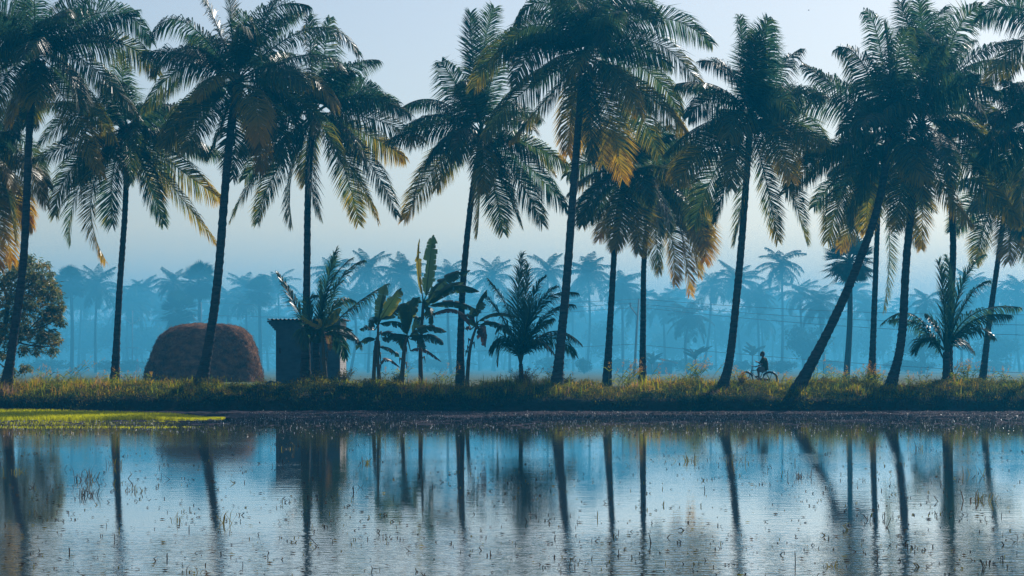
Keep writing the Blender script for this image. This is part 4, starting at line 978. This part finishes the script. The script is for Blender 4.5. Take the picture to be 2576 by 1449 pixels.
# small figure in red far off on the field
def walker():
    d = 250; f = at(345, 938, d); f[2] = .9; h = 1.6
    r = empty('person', f, 'tiny figure in red cloth standing in the far misty field by the pole', 'person')
    q = lambda x, z, y=0: f + np.array([x, y, z]) * h / 1.6
    b = MB(); b.ball(q(0, 1.48), (.08, .085, .115)); limb_(b, [q(0, .85), q(0, 1.1), q(0, 1.28), q(0, 1.36)], [.14, .12, .15, .06])
    for s in (-1, 1):
        limb_(b, [q(.08 * s, .82), q(.09 * s, .45), q(.09 * s, .06)], [.09, .065, .04]); limb_(b, [q(.17 * s, 1.27), q(.22 * s, 1.02), q(.2 * s, .78)], [.05, .04, .03]); b.tube([q(.09 * s, .05, .04), q(.09 * s, .03, -.14)], [.04, .03], 8)
    remeshed(b, 'body', M['skin'], r, .018, 2)
    b = MB(); limb_(b, [q(0, .12), q(0, .5), q(0, .9), q(0, 1.12), q(0, 1.34)], [.24, .21, .17, .15, .12]); limb_(b, [q(0, 1.34), q(0, 1.62)], [.13, .07]); remeshed(b, 'dress', M['red_cloth'], r, .02, 2)
walker()

# ------------------------------------------------------------------ utility poles and wires
def pole(label, u, vb, vt, d, arms, tu=None, r=.11):
    B = at(u, vb, d); B[2] = .9; T = at(tu if tu else u, vt, d)
    root = empty('utility_pole', B, label, 'utility pole', 'utility poles in the misty field')
    mb = MB(); mb.tube([B - [0, 0, .3], T], [r, r * .65], 10); mb.build('post', M['concrete'], root, True)
    pts = {}
    for kind, f, w_ in arms:
        c = B + (T - B) * f; mb = MB()
        if kind == 'v':
            for s in (-1, 1):
                mb.tube([c, c + [s * w_, 0, w_ * .75]], .05, 6); mb.tube([c + [s * w_, 0, w_ * .75], c + [s * w_, 0, w_ * .75 + .3]], .06, 6)
                pts['v%d' % s] = c + [s * w_, 0, w_ * .75 + .3]
        elif kind == 'l':
            mb.tube([c, c + [-w_, 0, w_ * 1.3]], .06, 6); mb.tube([c + [-w_, 0, w_ * 1.3], c + [-w_, 0, w_ * 1.3 + .3]], .08, 6)
            pts['v-1'] = c + [-w_, 0, w_ * 1.3 + .3]; pts['v1'] = c + [.2, 0, w_ * 1.2]
        else:
            mb.box(c - [w_, .04, .04], c + [w_, .04, .04]); pts['x'] = c + [0, -.06, .1]
            for s in (-1, 1): mb.tube([c + [s * w_ * .9, 0, 0], c + [s * w_ * .9, 0, -.25]], .06, 6)
        mb.build('crossarm', M['concrete'], root, True)
    pts['t'] = T; pts.setdefault('x', B + (T - B) * .3)
    return pts
pa = pole('thin pole with forked arms and a low crossarm in the mist left of the haystack', 333, 936, 781, 255, [('v', .77, .78), ('x', .40, .72)])
pb = pole('pole with forked arms rising behind the haystack, top half visible', 506, 938, 760, 218, [('v', .70, .8)])
pc = pole('slightly tilted pole with one side strut next to the short bare palm trunk', 1594, 944, 752, 180, [('l', .78, .62)], 1607)
def wire(label, key, pts, sag=.6):
    pts = [np.asarray(p, float) for p in pts]; P = []
    for a, b_ in zip(pts[:-1], pts[1:]):
        t = np.linspace(0, 1, 14)[:, None]; q = a + (b_ - a) * t; q[:, 2] -= (sag * 4 * t * (1 - t))[:, 0] * min(1, np.linalg.norm(b_ - a) / 45); P.append(q)
    mb = MB(); mb.tube(np.vstack(P), .017, 4, True)
    tag(mb.build('overhead_wire', M['wire'], origin=pts[0]), label, 'wire', 'overhead wires along the field poles')
Lf, Rf = at(-260, 800, 285), at(3000, 826, 150)
wire('highest overhead wire, carried on the tips of the poles', 't', [Lf + [0, 0, 1], pa['t'], pb['t'], pc['t'], Rf + [0, 0, 1.1]])
wire('overhead wire on the left-hand pole arms, middle of the upper three', 'v', [Lf + [-1, 0, 0], pa['v-1'], pb['v-1'], pc['v-1'], Rf + [0, 0, .2]])
wire('overhead wire on the right-hand pole arms, lowest of the upper three', 'v', [Lf + [1, 0, -.1], pa['v1'], pb['v1'], pc['v1'], Rf + [0, 0, -.7]])
wire('single low overhead wire strung well below the other three', 'x', [Lf - [0, 0, 4], pa['x'], pb['x'] , pc['x'] + [0, 0, .8], Rf - [0, 0, 3.6]], .4)

# ------------------------------------------------------------------ far belt in the mist
def proto_palm(seed, nf=26):
    rg = np.random.default_rng(seed); mb = MB(); C = np.zeros(3)
    for k in range(nf):
        f = (k + .5) / nf; az = k * 2.39996 + rg.normal(0, .2); e0 = R(84 - 118 * f) + rg.normal(0, .1); Lr = 4.2 * rg.uniform(.8, 1.08)
        a = np.array([math.cos(az), math.sin(az), 0]); c1 = C + Lr * .52 * (a * math.cos(e0) + UP * math.sin(e0))
        e1 = max(e0 - R(72) * rg.uniform(.7, 1.1), -R(84)); t3 = c1 + Lr * .55 * (a * math.cos(e1) + UP * math.sin(e1))
        q = frond_mb(bez(C + a * .05, c1, t3, 9), rg, 46, 1.15, .085, droop=rg.uniform(.5, 1.1), age=float(np.clip(rg.normal(.25, .2), 0, 1)), thick=.05, ragged=.1)
        for V, A in zip(q.V, q.A): pass
        n0 = mb.n
        for V, A in zip(q.V, q.A): mb.V.append(V); mb.A.append(A)
        mb.Q += [x + n0 for x in q.Q]; mb.T += [x + n0 for x in q.T]; mb.n += q.n
    return mb.mesh('palm crown', M['far_leaf'])
def proto_fan(seed):
    rg = np.random.default_rng(seed); mb = MB()
    for k in range(46):
        z = 1 - 1.75 * (k + .5) / 46; az = k * 2.39996; q = math.sqrt(max(0, 1 - z * z)); o = np.array([q * math.cos(az), q * math.sin(az), z]); o += rg.normal(0, .1, 3); o /= np.linalg.norm(o)
        p1 = o * rg.uniform(.9, 1.15); mb.tube([[0, 0, 0], p1], .03, 4, False)
        s = np.cross(o, UP + .01); s /= np.linalg.norm(s); u = np.cross(s, o)
        ns = 22
        for j in range(ns):
            a = (j / (ns - 1) - .5) * 4.2; ln = 1.0 * (1 - .12 * abs(a)); dv = (o * math.cos(a) + s * math.sin(a)) + u * .12 * math.cos(3 * a) - UP * .15
            m = p1 + dv * ln * .62; t = p1 + dv * ln * rg.uniform(.95, 1.1); wv = (-o * math.sin(a) + s * math.cos(a)) * .075
            mb.add([p1, m + wv, t, m - wv], [[0, 1, 2, 3]], None, float(np.clip(rg.normal(.15, .12), 0, 1)))
    return mb.mesh('fan crown', M['far_leaf'])
def proto_bush(seed, n=1900, hole=.9):
    """unit broadleaf crown: leaf clumps through a lumpy volume"""
    rg = np.random.default_rng(seed); mb = MB()
    nc = 64; c = rg.normal(0, 1, (nc, 3)); c /= np.linalg.norm(c, axis=1)[:, None]; c *= (rg.random(nc) ** .4)[:, None] * np.array([1, 1, .75]); c[:, 2] = c[:, 2] * .8
    k = rg.integers(0, nc, n); P = c[k] + rg.normal(0, .10, (n, 3)); D = rg.normal(0, 1, (n, 3)); D[:, 2] -= .3
    ct = np.clip(rg.normal(.25, .25, nc), 0, 1)
    leaves(mb, P, D, rg.uniform(.10, .22, n), rg.uniform(.05, .10, n), np.clip(ct[k] + rg.normal(0, .1, n), 0, 1), rg)
    return mb.mesh('leafy crown', M['far_leaf'])
PAL = [proto_palm(s, n_) for s, n_ in ((71, 30), (72, 24), (73, 34), (74, 28), (64, 20), (65, 36))]; FAN = proto_fan(75); BUSH = [proto_bush(s) for s in (76, 77, 78)]
rf = np.random.default_rng(80)
def obj_of(name, me, parent, loc, scale, rz):
    o = bpy.data.objects.new(name, me); COL.objects.link(o); o.parent = parent; o.location = loc; o.scale = (scale,) * 3 if np.isscalar(scale) else scale; o.rotation_euler = (0, 0, rz); return o
def far_palm(u, v, rad, label, kind='c', d=None, du=None, group='misty coconut palms beyond the field'):
    d = d or rf.uniform(225, 300); C = at(u, v, d); bu = u + (du if du is not None else rf.normal(0, 9))
    B = np.array([gx(bu, d), d, .9])
    root = empty('fan_palm' if kind == 'f' else 'coconut_palm', B, label, 'palm tree', 'fan palms in the mist' if kind == 'f' else group)
    real = rad * d / F
    mb = MB(); P = spline([B, (B + C) / 2 + [rf.normal(0, .15), 0, 0], C], 14); P = np.vstack([P[0] - [0, 0, .4], P])
    mb.tube(P, np.linspace(1.25, .8, 15) * (.20 if kind == 'f' else .145), 8); mb.build('trunk', M['far_bark'], root, True)
    me = FAN if kind == 'f' else PAL[int(rf.integers(0, 6))]
    obj_of('crown', me, root, Vector(C - B), real / (1.5 if kind == 'f' else 2.8), rf.uniform(0, 6.28))
far_palm(2137, 655, 60, 'large round fan palm with shaggy lower leaves left of the thin straight trunk', 'f', 152, -8)
far_palm(503, 712, 46, 'tall fan palm whose round crown stands over the left part of the haystack', 'f', 232, 0)
far_palm(452, 783, 45, 'lower round fan palm just left above the haystack', 'f', 226, 0)
far_palm(652, 735, 36, 'fan palm crown between the haystack and the hut roof', 'f', 240, 4)
far_palm(178, 712, 38, 'fan palm in the mist touching the right side of the mango tree', 'f', 240, 2)
far = [(205, 735, 50, 'misty coconut palm right beside the mango tree'), (245, 720, 52, 'misty coconut palm left of the second trunk with a dense crown'), (325, 765, 52, 'misty palm with wide arching fronds directly behind the left pole'),
       (435, 715, 40, 'misty coconut palm peeking up alone left of the taller fan palm'), (575, 757, 40, 'misty palm right above the haystack, close to the bowed trunk'), (618, 762, 34, 'small misty palm between haystack and hut'),
       (700, 722, 44, 'misty palm rising behind the left corner of the hut roof'), (832, 690, 44, 'misty palm seen behind the upright fronds of the young hut palm'), (928, 682, 52, 'tallest misty palm right of the hut'),
       (890, 760, 45, 'lower misty palm behind the long right frond of the young hut palm'), (1012, 695, 52, 'misty palm left of the torn yellow banana leaf'), (1060, 770, 44, 'misty palm low behind the tall banana stem'), (1128, 695, 44, 'misty palm between tall banana leaf and nearby trunk'),
       (1240, 700, 50, 'misty palm left above the bushy young palm'), (1290, 770, 45, 'misty palm hidden behind the bushy young palm'), (1378, 685, 48, 'misty palm right above the bushy young palm, left of the largest trunk'), (1480, 692, 54, 'misty palm with a full crown right of the largest trunk'),
       (1440, 760, 45, 'lower misty palm just beside the largest trunk'), (1565, 725, 44, 'misty palm behind the short palm trunk left of the leaning pole'), (1600, 765, 48, 'misty palm behind the leaning pole'), (1668, 770, 44, 'misty palm under the golden hanging fronds'),
       (1735, 800, 50, 'broad low misty palm left of the open star-crowned palm'), (1790, 722, 40, 'misty palm left of the trunk beside the cyclist'), (1852, 712, 52, 'misty palm crown crossed by the trunk beside the cyclist'), (1905, 745, 40, 'thin misty palm above the cyclist'),
       (1966, 668, 54, 'tallest misty palm, standing clear above the cyclist'), (1915, 800, 48, 'low dark misty palm above the head of the cyclist'), (2012, 740, 44, 'misty palm right of the tallest misty one'), (2060, 765, 48, 'misty palm in front of the slanting trunk'),
       (2178, 770, 36, 'misty palm behind the slanting trunk and the pale thin trunk'), (2330, 760, 40, 'misty palm behind the left fronds of the right young palm'), (2440, 720, 42, 'misty palm right of the young palm at the right end'), (2505, 745, 40, 'misty palm behind the trunk near the right edge'),
       (2558, 735, 46, 'misty palm at the right edge of the view'), (2410, 800, 45, 'misty low palm behind the wide right frond of the young palm'), (120, 770, 46, 'misty palm showing through the mango branches'), (2540, 830, 46, 'low pale misty palm near the right edge')]
for u, v, r_, lb in far: far_palm(u, v, r_, lb)
for k in range(84):
    u = -40 + 2660 * (k + rf.random()) / 84
    far_palm(u, rf.uniform(725, 860), rf.uniform(32, 46), 'faint palm in the dense back row of the misty belt', d=rf.uniform(290, 390), group='faint back row palms')
def bush(name, label, u, vb, w_, h_, d, cat, group):
    B = np.array([gx(u, d), d, .9]); root = empty(name, B, label, cat, group)
    W = w_ * d / F; H = h_ * d / F
    if name == 'broadleaf_tree':
        mb = MB(); mb.tube([B - [0, 0, .3], B + [.2, 0, H * .3], B + [0, 0, H * .6]], [.3, .22, .12], 8)
        for s in (-1, 1): mb.tube([B + [.2, 0, H * .3], B + [s * W * .25, 0, H * .65]], [.14, .05], 6)
        mb.build('trunk', M['far_bark'], root, True)
    obj_of('crown', BUSH[int(rf.integers(0, 3))], root, (0, 0, H * (.62 if name == 'broadleaf_tree' else .5)), (W * .5, W * .45, H * (.48 if name == 'broadleaf_tree' else .62)), rf.uniform(0, 6.28))
for u, w_, h_, d, lb in [(2030, 130, 125, 245, 'misty broadleaf tree right of the cyclist'), (2320, 150, 110, 240, 'misty broadleaf tree behind the left side frond of the young palm'), (1530, 130, 130, 290, 'misty broadleaf tree right of the largest trunk'), (1690, 120, 110, 300, 'misty broadleaf tree below the golden fronds'),
                         (640, 110, 140, 290, 'misty broadleaf tree between the haystack and the hut'), (400, 130, 120, 300, 'misty broadleaf tree behind the forked pole'), (2200, 130, 130, 290, 'misty broadleaf tree between the slanting and the curved palm'), (1110, 130, 120, 300, 'misty broadleaf tree behind the bananas'),
                         (960, 130, 110, 300, 'misty broadleaf tree right of the hut'), (2500, 120, 100, 250, 'misty broadleaf tree by the trunk near the right edge'), (1240, 120, 120, 300, 'misty broadleaf tree left of the bushy young palm'), (90, 140, 110, 280, 'misty broadleaf tree under the mango branches')]:
    bush('broadleaf_tree', lb, u, 930, w_, h_, d, 'tree', 'misty broadleaf trees')
for k in range(22):
    bush('broadleaf_tree', 'faint broadleaf tree in the dense back row of the misty belt', -30 + 2640 * (k + rf.random()) / 22, 930, rf.uniform(100, 190), rf.uniform(100, 185), rf.uniform(300, 380), 'tree', 'faint back row trees')
for u, w_, h_, d, lb in [(1469, 40, 44, 225, 'rounded clipped-looking bush on the field edge right of the largest trunk'), (1960, 90, 36, 235, 'low pale hedge bush behind the cyclist'), (1860, 80, 34, 240, 'low bush behind the trunk beside the cyclist'), (300, 150, 34, 250, 'long low bush at the foot of the forked pole'),
                         (420, 110, 34, 255, 'low bush left of the haystack base'), (120, 120, 36, 250, 'low bush behind the left leaning trunk'), (1390, 110, 44, 250, 'low bush behind the bushy young palm'), (1740, 110, 40, 245, 'low bush beside the far thatched roof'), (2080, 120, 34, 250, 'low bush below the fan palm'), (2290, 140, 36, 240, 'low bush left of the right young palm'),
                         (2470, 150, 34, 245, 'low bush at the right end of the field'), (1100, 150, 38, 260, 'low bush behind the banana stems'), (1560, 90, 40, 245, 'low bush between the two short palm trunks')]:
    bush('bush', lb, u, 930, w_, h_, d, 'bush', 'low bushes at the field edge')
# thick wood closing the view, nobody could count it
mb = MB(); n = 26000
x = rf.uniform(-150, 150, n); top = 7 + 9 * fbm(x * .06, 0 * x, 91) ; z = .9 + top * rf.random(n) ** .8; y = 398 + rf.uniform(0, 40, n)
D = rf.normal(0, 1, (n, 3)); leaves(mb, np.stack([x, y, z], -1), D, rf.uniform(.9, 2.0, n), rf.uniform(.5, .9, n), np.clip(rf.normal(.2, .2, n), 0, 1), rf)
tag(mb.build('distant_woods', M['far_leaf']), kind='stuff')
# far hut with a slanting roof, far banana plants
d = 225; c = np.array([gx(1660, d), d, .9]); rt = empty('thatched_hut', c, 'small far hut with a dark slanting roof half lost in the mist', 'hut')
mb = MB(); mb.box(c + [-1.3, 0, -.2], c + [1.3, 2, 1.25]); mb.build('wall', M['brick'], rt)
mb = MB(); mb.add([c + [-1.7, -.5, 1.9], c + [1.9, -.5, 1.05], c + [1.9, 2.5, 1.05], c + [-1.7, 2.5, 1.9], c + [-1.7, -.5, 2.1], c + [1.9, -.5, 1.25], c + [1.9, 2.5, 1.25], c + [-1.7, 2.5, 2.1]], [[3, 2, 1, 0], [4, 5, 6, 7], [0, 1, 5, 4], [1, 2, 6, 5], [2, 3, 7, 6], [3, 0, 4, 7]])
mb.build('roof', M['hay'], rt)
for u, v, lb, d in [(1750, 905, 'far hazy banana plant below the golden fronds', 200), (1893, 895, 'hazy banana plant standing behind the cyclist', 215), (1640, 915, 'far hazy banana plant in front of the far hut', 215)]:
    rg = np.random.default_rng(int(u)); B = np.array([gx(u, d), d, .9]); C = at(u, v, d); root = empty('banana_plant', B, lb, 'banana plant', 'hazy banana plants')
    mb = MB(); mb.tube([B - [0, 0, .2], C], [.14, .08], 8); mb.build('stem', M['bstem'], root, True)
    for k in range(8):
        a = k * 2.4; o = np.array([math.cos(a), math.sin(a) * .6, 0]); e = rg.uniform(.7, 1.45); ln = rg.uniform(1.0, 1.7); mb = MB()
        banana_leaf(mb, C, C + (o * math.cos(e) + UP * math.sin(e)) * ln * .55, C + (o * math.cos(e * .3) * 1.1 + UP * math.sin(e) * .88) * ln, .30, rg.uniform(.05, .6), rg, .3); mb.build('leaf', M['far_leaf'], root)

# ------------------------------------------------------------------ tall grasses, shrubs, fallen frond, tufts in the water, bird
def tall_grass(u, vb, d, n, h, label, spread=.5, lean=0.0, seed=0):
    rg = np.random.default_rng(int(u) + seed); B = np.array([gx(u, d), d, 0]); B[2] = float(bank_z(B[0], d))
    root = empty('tall_grass', B, label, 'grass clump', 'tall seeding grasses on the bank')
    st = MB(); hd = MB()
    for k in range(n):
        p = B + [rg.normal(0, spread), rg.normal(0, .25), 0]; p[2] = float(bank_z(p[0], p[1])); hh = h * rg.uniform(.55, 1.1); dx = rg.normal(.12 + lean, .18); 
        P = bez(p, p + [dx * .2 * hh, 0, hh * .6], p + [dx * hh, rg.normal(0, .1), hh], 8); st.tube(P, np.linspace(.012, .005, 8), 3, False, rg.uniform(.15, .55))
        for q in range(int(rg.integers(2, 5))):
            i = int(rg.integers(1, 6)); a = rg.choice([-1, 1]); l = rg.uniform(.15, .4) * (.6 + .4 * h)
            w = np.array([.0, .0, .016]); m_ = P[i] + [a * l * .5, 0, l * .45]; t_ = P[i] + [a * l, 0, l * rg.uniform(-.1, .5)]
            st.add([P[i] - w, P[i] + w, m_ + w, m_ - w, t_], [[0, 1, 2, 3]], [[3, 2, 4]], rg.uniform(.2, .62))
        m = 16; t = rg.random(m); c = P[-1] + (P[-1] - P[-3]) * (t[:, None] * 1.3 - .5) ; D = rg.normal(0, 1, (m, 3)); D[:, 2] += .6
        leaves(hd, c + rg.normal(0, .025, (m, 3)), D, rg.uniform(.05, .11, m), .020, rg.uniform(.75, 1, m), rg)
    st.build('stalk', M['grass'], root); hd.build('seed_head', M['grass'], root)
for a in [(105, 955, 99, 12, .85, 'feathery seeding grass right of the left leaning trunk'), (170, 955, 99, 9, 1.15, 'tall leaning seeded reed left of the second trunk', .25, .5), (262, 957, 99, 9, .7, 'thin seeding grass at the foot of the second trunk'), (355, 958, 99, 8, .6, 'thin seeding grass left of the haystack'),
          (1000, 960, 98.5, 7, .9, 'seeding grass in front of the short banana plant', .3), (1110, 958, 98.5, 8, 1.0, 'fine seeding grass right of the tall banana stem', .3, .3), (1390, 958, 98, 8, .8, 'seeding grass between young palm and largest trunk'), (1575, 955, 98.5, 22, 1.15, 'dense tall grass left of the short bare palm trunk', .45, .3),
          (1690, 957, 99, 8, .8, 'thin grass right of the short bare palm trunk'), (1740, 955, 98.5, 16, 1.25, 'tall reed clump bending right midway to the cyclist', .35, .45), (1850, 955, 98, 6, .7, 'few grass stems by the trunk beside the cyclist', .2), (2055, 950, 98, 8, 1.1, 'grass stems behind the slanting trunk', .3),
          (2120, 953, 98.5, 16, .75, 'yellow grass clump left of the pale thin trunk'), (2190, 952, 98, 26, .85, 'thick green-yellow grass around the foot of the pale thin trunk', .35), (2420, 950, 98.5, 24, .95, 'bright yellow grass right of the right young palm', .35, .15), (2500, 953, 99, 10, .7, 'seeding grass by the trunk near the right edge', .6), (2300, 955, 98.5, 10, .7, 'seeding grass right of the curved palm foot', .4), (1960, 956, 98, 7, .5, 'short grass stems right of the bicycle', .3)]:
    tall_grass(*a)
def shrub(u, d, w_, h_, n, tint, label, mat='weed', seed=0, cat='shrub'):
    rg = np.random.default_rng(int(u) + 7 + seed); B = np.array([gx(u, d), d, 0]); B[2] = float(bank_z(B[0], d)); root = empty('shrub', B, label, cat, 'low shrubs on the bank')
    tw = MB(); lf = MB()
    for k in range(n):
        a = rg.uniform(0, 6.28); t = B + [math.cos(a) * w_ * rg.random(), math.sin(a) * .4 * rg.random(), h_ * rg.uniform(.4, 1.1)]; m_ = (B + t) / 2 + rg.normal(0, .08, 3); P = bez(B + [rg.normal(0, w_ * .25), 0, 0], m_, t, 6)
        tw.tube(P, np.linspace(.012, .004, 6), 4, False, .9); q = 14; c = P[rg.integers(2, 6, q)] + rg.normal(0, .05, (q, 3)); leaves(lf, c, rg.normal(0, 1, (q, 3)), rg.uniform(.04, .10, q), rg.uniform(.02, .05, q), np.clip(rg.normal(tint, .15, q), 0, 1), rg)
    tw.build('stem', M['weed'], root); lf.build('foliage', M[mat], root)
for a in [(1320, 97.6, .75, .75, 70, .95, 'dry brown twiggy bush at the foot of the bushy young palm'), (1866, 97.0, .35, .55, 36, .75, 'shrub with yellow leaves between the star-crowned palm and the bicycle', 'grass'), (865, 98, .6, .65, 46, .5, 'grey green shrub in front of the pale side wall of the hut'), (1000, 98.3, .4, .55, 30, .25, 'dark leafy shrub between the twin and the short banana plants'),
          (1420, 98, .5, .5, 30, .6, 'shrub tucked behind the foot of the largest trunk'), (2150, 96.4, .5, .45, 34, .55, 'low yellow green shrub right of the slanting palm foot'), (545, 96.4, .45, .45, 30, .6, 'low shrub right of the bowed palm foot')]:
    shrub(*a)
rg = np.random.default_rng(95)
B = at(1815, 985, 95.2); P = bez(B, at(1778, 1000, 94.9), at(1770, 1022, 94.6), 16)
for q in range(16): P[q][2] = max(P[q][2], float(bank_z(P[q][0], P[q][1])) + .08)
o = frond_mb(P, rg, 44, .75, .035, .5, 1.0, .2, 0, .03, .3, .1).build('fallen_frond', M['dry'], origin=P[0])
tag(o, 'dry grey palm frond fallen down the bank at the foot of the star-crowned palm', 'palm frond')
B = at(985, 985, 96.0); P = bez(B, at(1030, 978, 95.9), at(1075, 984, 95.7), 14)
for q in range(14): P[q][2] = float(bank_z(P[q][0], P[q][1])) + .10
mb = MB(); banana_leaf(mb, P[0], P[7], P[-1], .3, .9, rg, .7)
tag(mb.build('fallen_banana_leaf', M['banana'], origin=P[0]), 'dry brown banana leaf lying on the bank below the short banana plant', 'leaf')
def tuft(u, v, n, h, tint, label, seed):
    rg = np.random.default_rng(seed); d = F * HC / (v - VH); B = np.array([gx(u, d), d, 0]); mb = MB(); s = d / 45
    P = B + rg.normal(0, 1, (n, 3)) * np.array([.13, .14, 0]) * s
    P[:, 2] = -.02; blades(mb, P, rg.uniform(.5, 1.4, n) * h, rg.uniform(.008, .018, n), rg.uniform(.2, 1.5, n), np.clip(rg.normal(tint, .18, n), 0, 1), rg, .8)
    tag(mb.build('grass_tuft', M['stubble'], origin=B), label, 'grass tuft', 'grass tufts in the flooded paddy')
for k, a in enumerate([(215, 1208, 30, .30, .35, 'dark grass tuft right of the first trunk reflection, upper of a pair'), (222, 1247, 36, .26, .15, 'dark matted grass tuft lying flat below its upper neighbour'), (290, 1172, 16, .28, .5, 'thin tuft left of the reflection of the second trunk, near the far edge'),
                       (330, 1235, 18, .2, .55, 'green tuft beside the reflection of the second trunk'), (440, 1310, 10, .2, .7, 'yellow green tuft left of the haystack palm reflection'), (556, 1318, 10, .28, .7, 'small yellow green tuft right of the haystack palm reflection'), (715, 1130, 16, .22, .8, 'yellow tuft in the reflection of the bowed palm'), (920, 1165, 20, .26, .75, 'yellowish tuft in the shadowed reflection of the hut'),
                       (1735, 1160, 26, .3, .8, 'bent yellow grass tuft left of the star-crowned palm reflection'), (1850, 1165, 16, .3, .6, 'spread grass tuft crossing the reflection of the star-crowned palm'), (2012, 1200, 34, .22, .3, 'dark tangled tuft in the middle of the right stubble patch'), (2315, 1130, 18, .28, .75, 'upright green tuft right of the curved palm reflection'), (2470, 1260, 20, .28, .6, 'tall green tuft near the right edge'),
                       (2450, 1195, 8, .3, .6, 'leaning thin tuft between the last two trunk reflections'), (480, 1440, 10, .12, .6, 'small tuft at the bottom below the haystack palm'), (2090, 1425, 12, .12, .75, 'yellow tuft close to the bottom right of centre'), (40, 1188, 12, .22, .8, 'yellow tuft in the dark reflection at the left edge')]):
    tuft(*a, 400 + k)
c = at(2527 / 1.24224, 32 / 1.24224, 160); mb = MB(); mb.tube([c - [.16, 0, 0], c - [.05, 0, .02], c + [.1, 0, 0], c + [.17, 0, .01]], [.015, .05, .045, .008], 8)
bird = mb.build('bird', M['hair'], origin=c, smooth=True); tag(bird, 'small dark bird flying in the open sky upper right', 'bird')
for s in (-1, 1):
    mb = MB(); mb.add([c + [-.06, s * .03, .03], c + [.07, s * .03, .03], c + [.05, s * .22, .12], c + [-.03, s * .24, .12], c + [.08, s * .42, .06]], [[0, 1, 2, 3]], [[3, 2, 4]]); mb.build('wing', M['hair'], bird)
bird.scale = (.4,) * 3
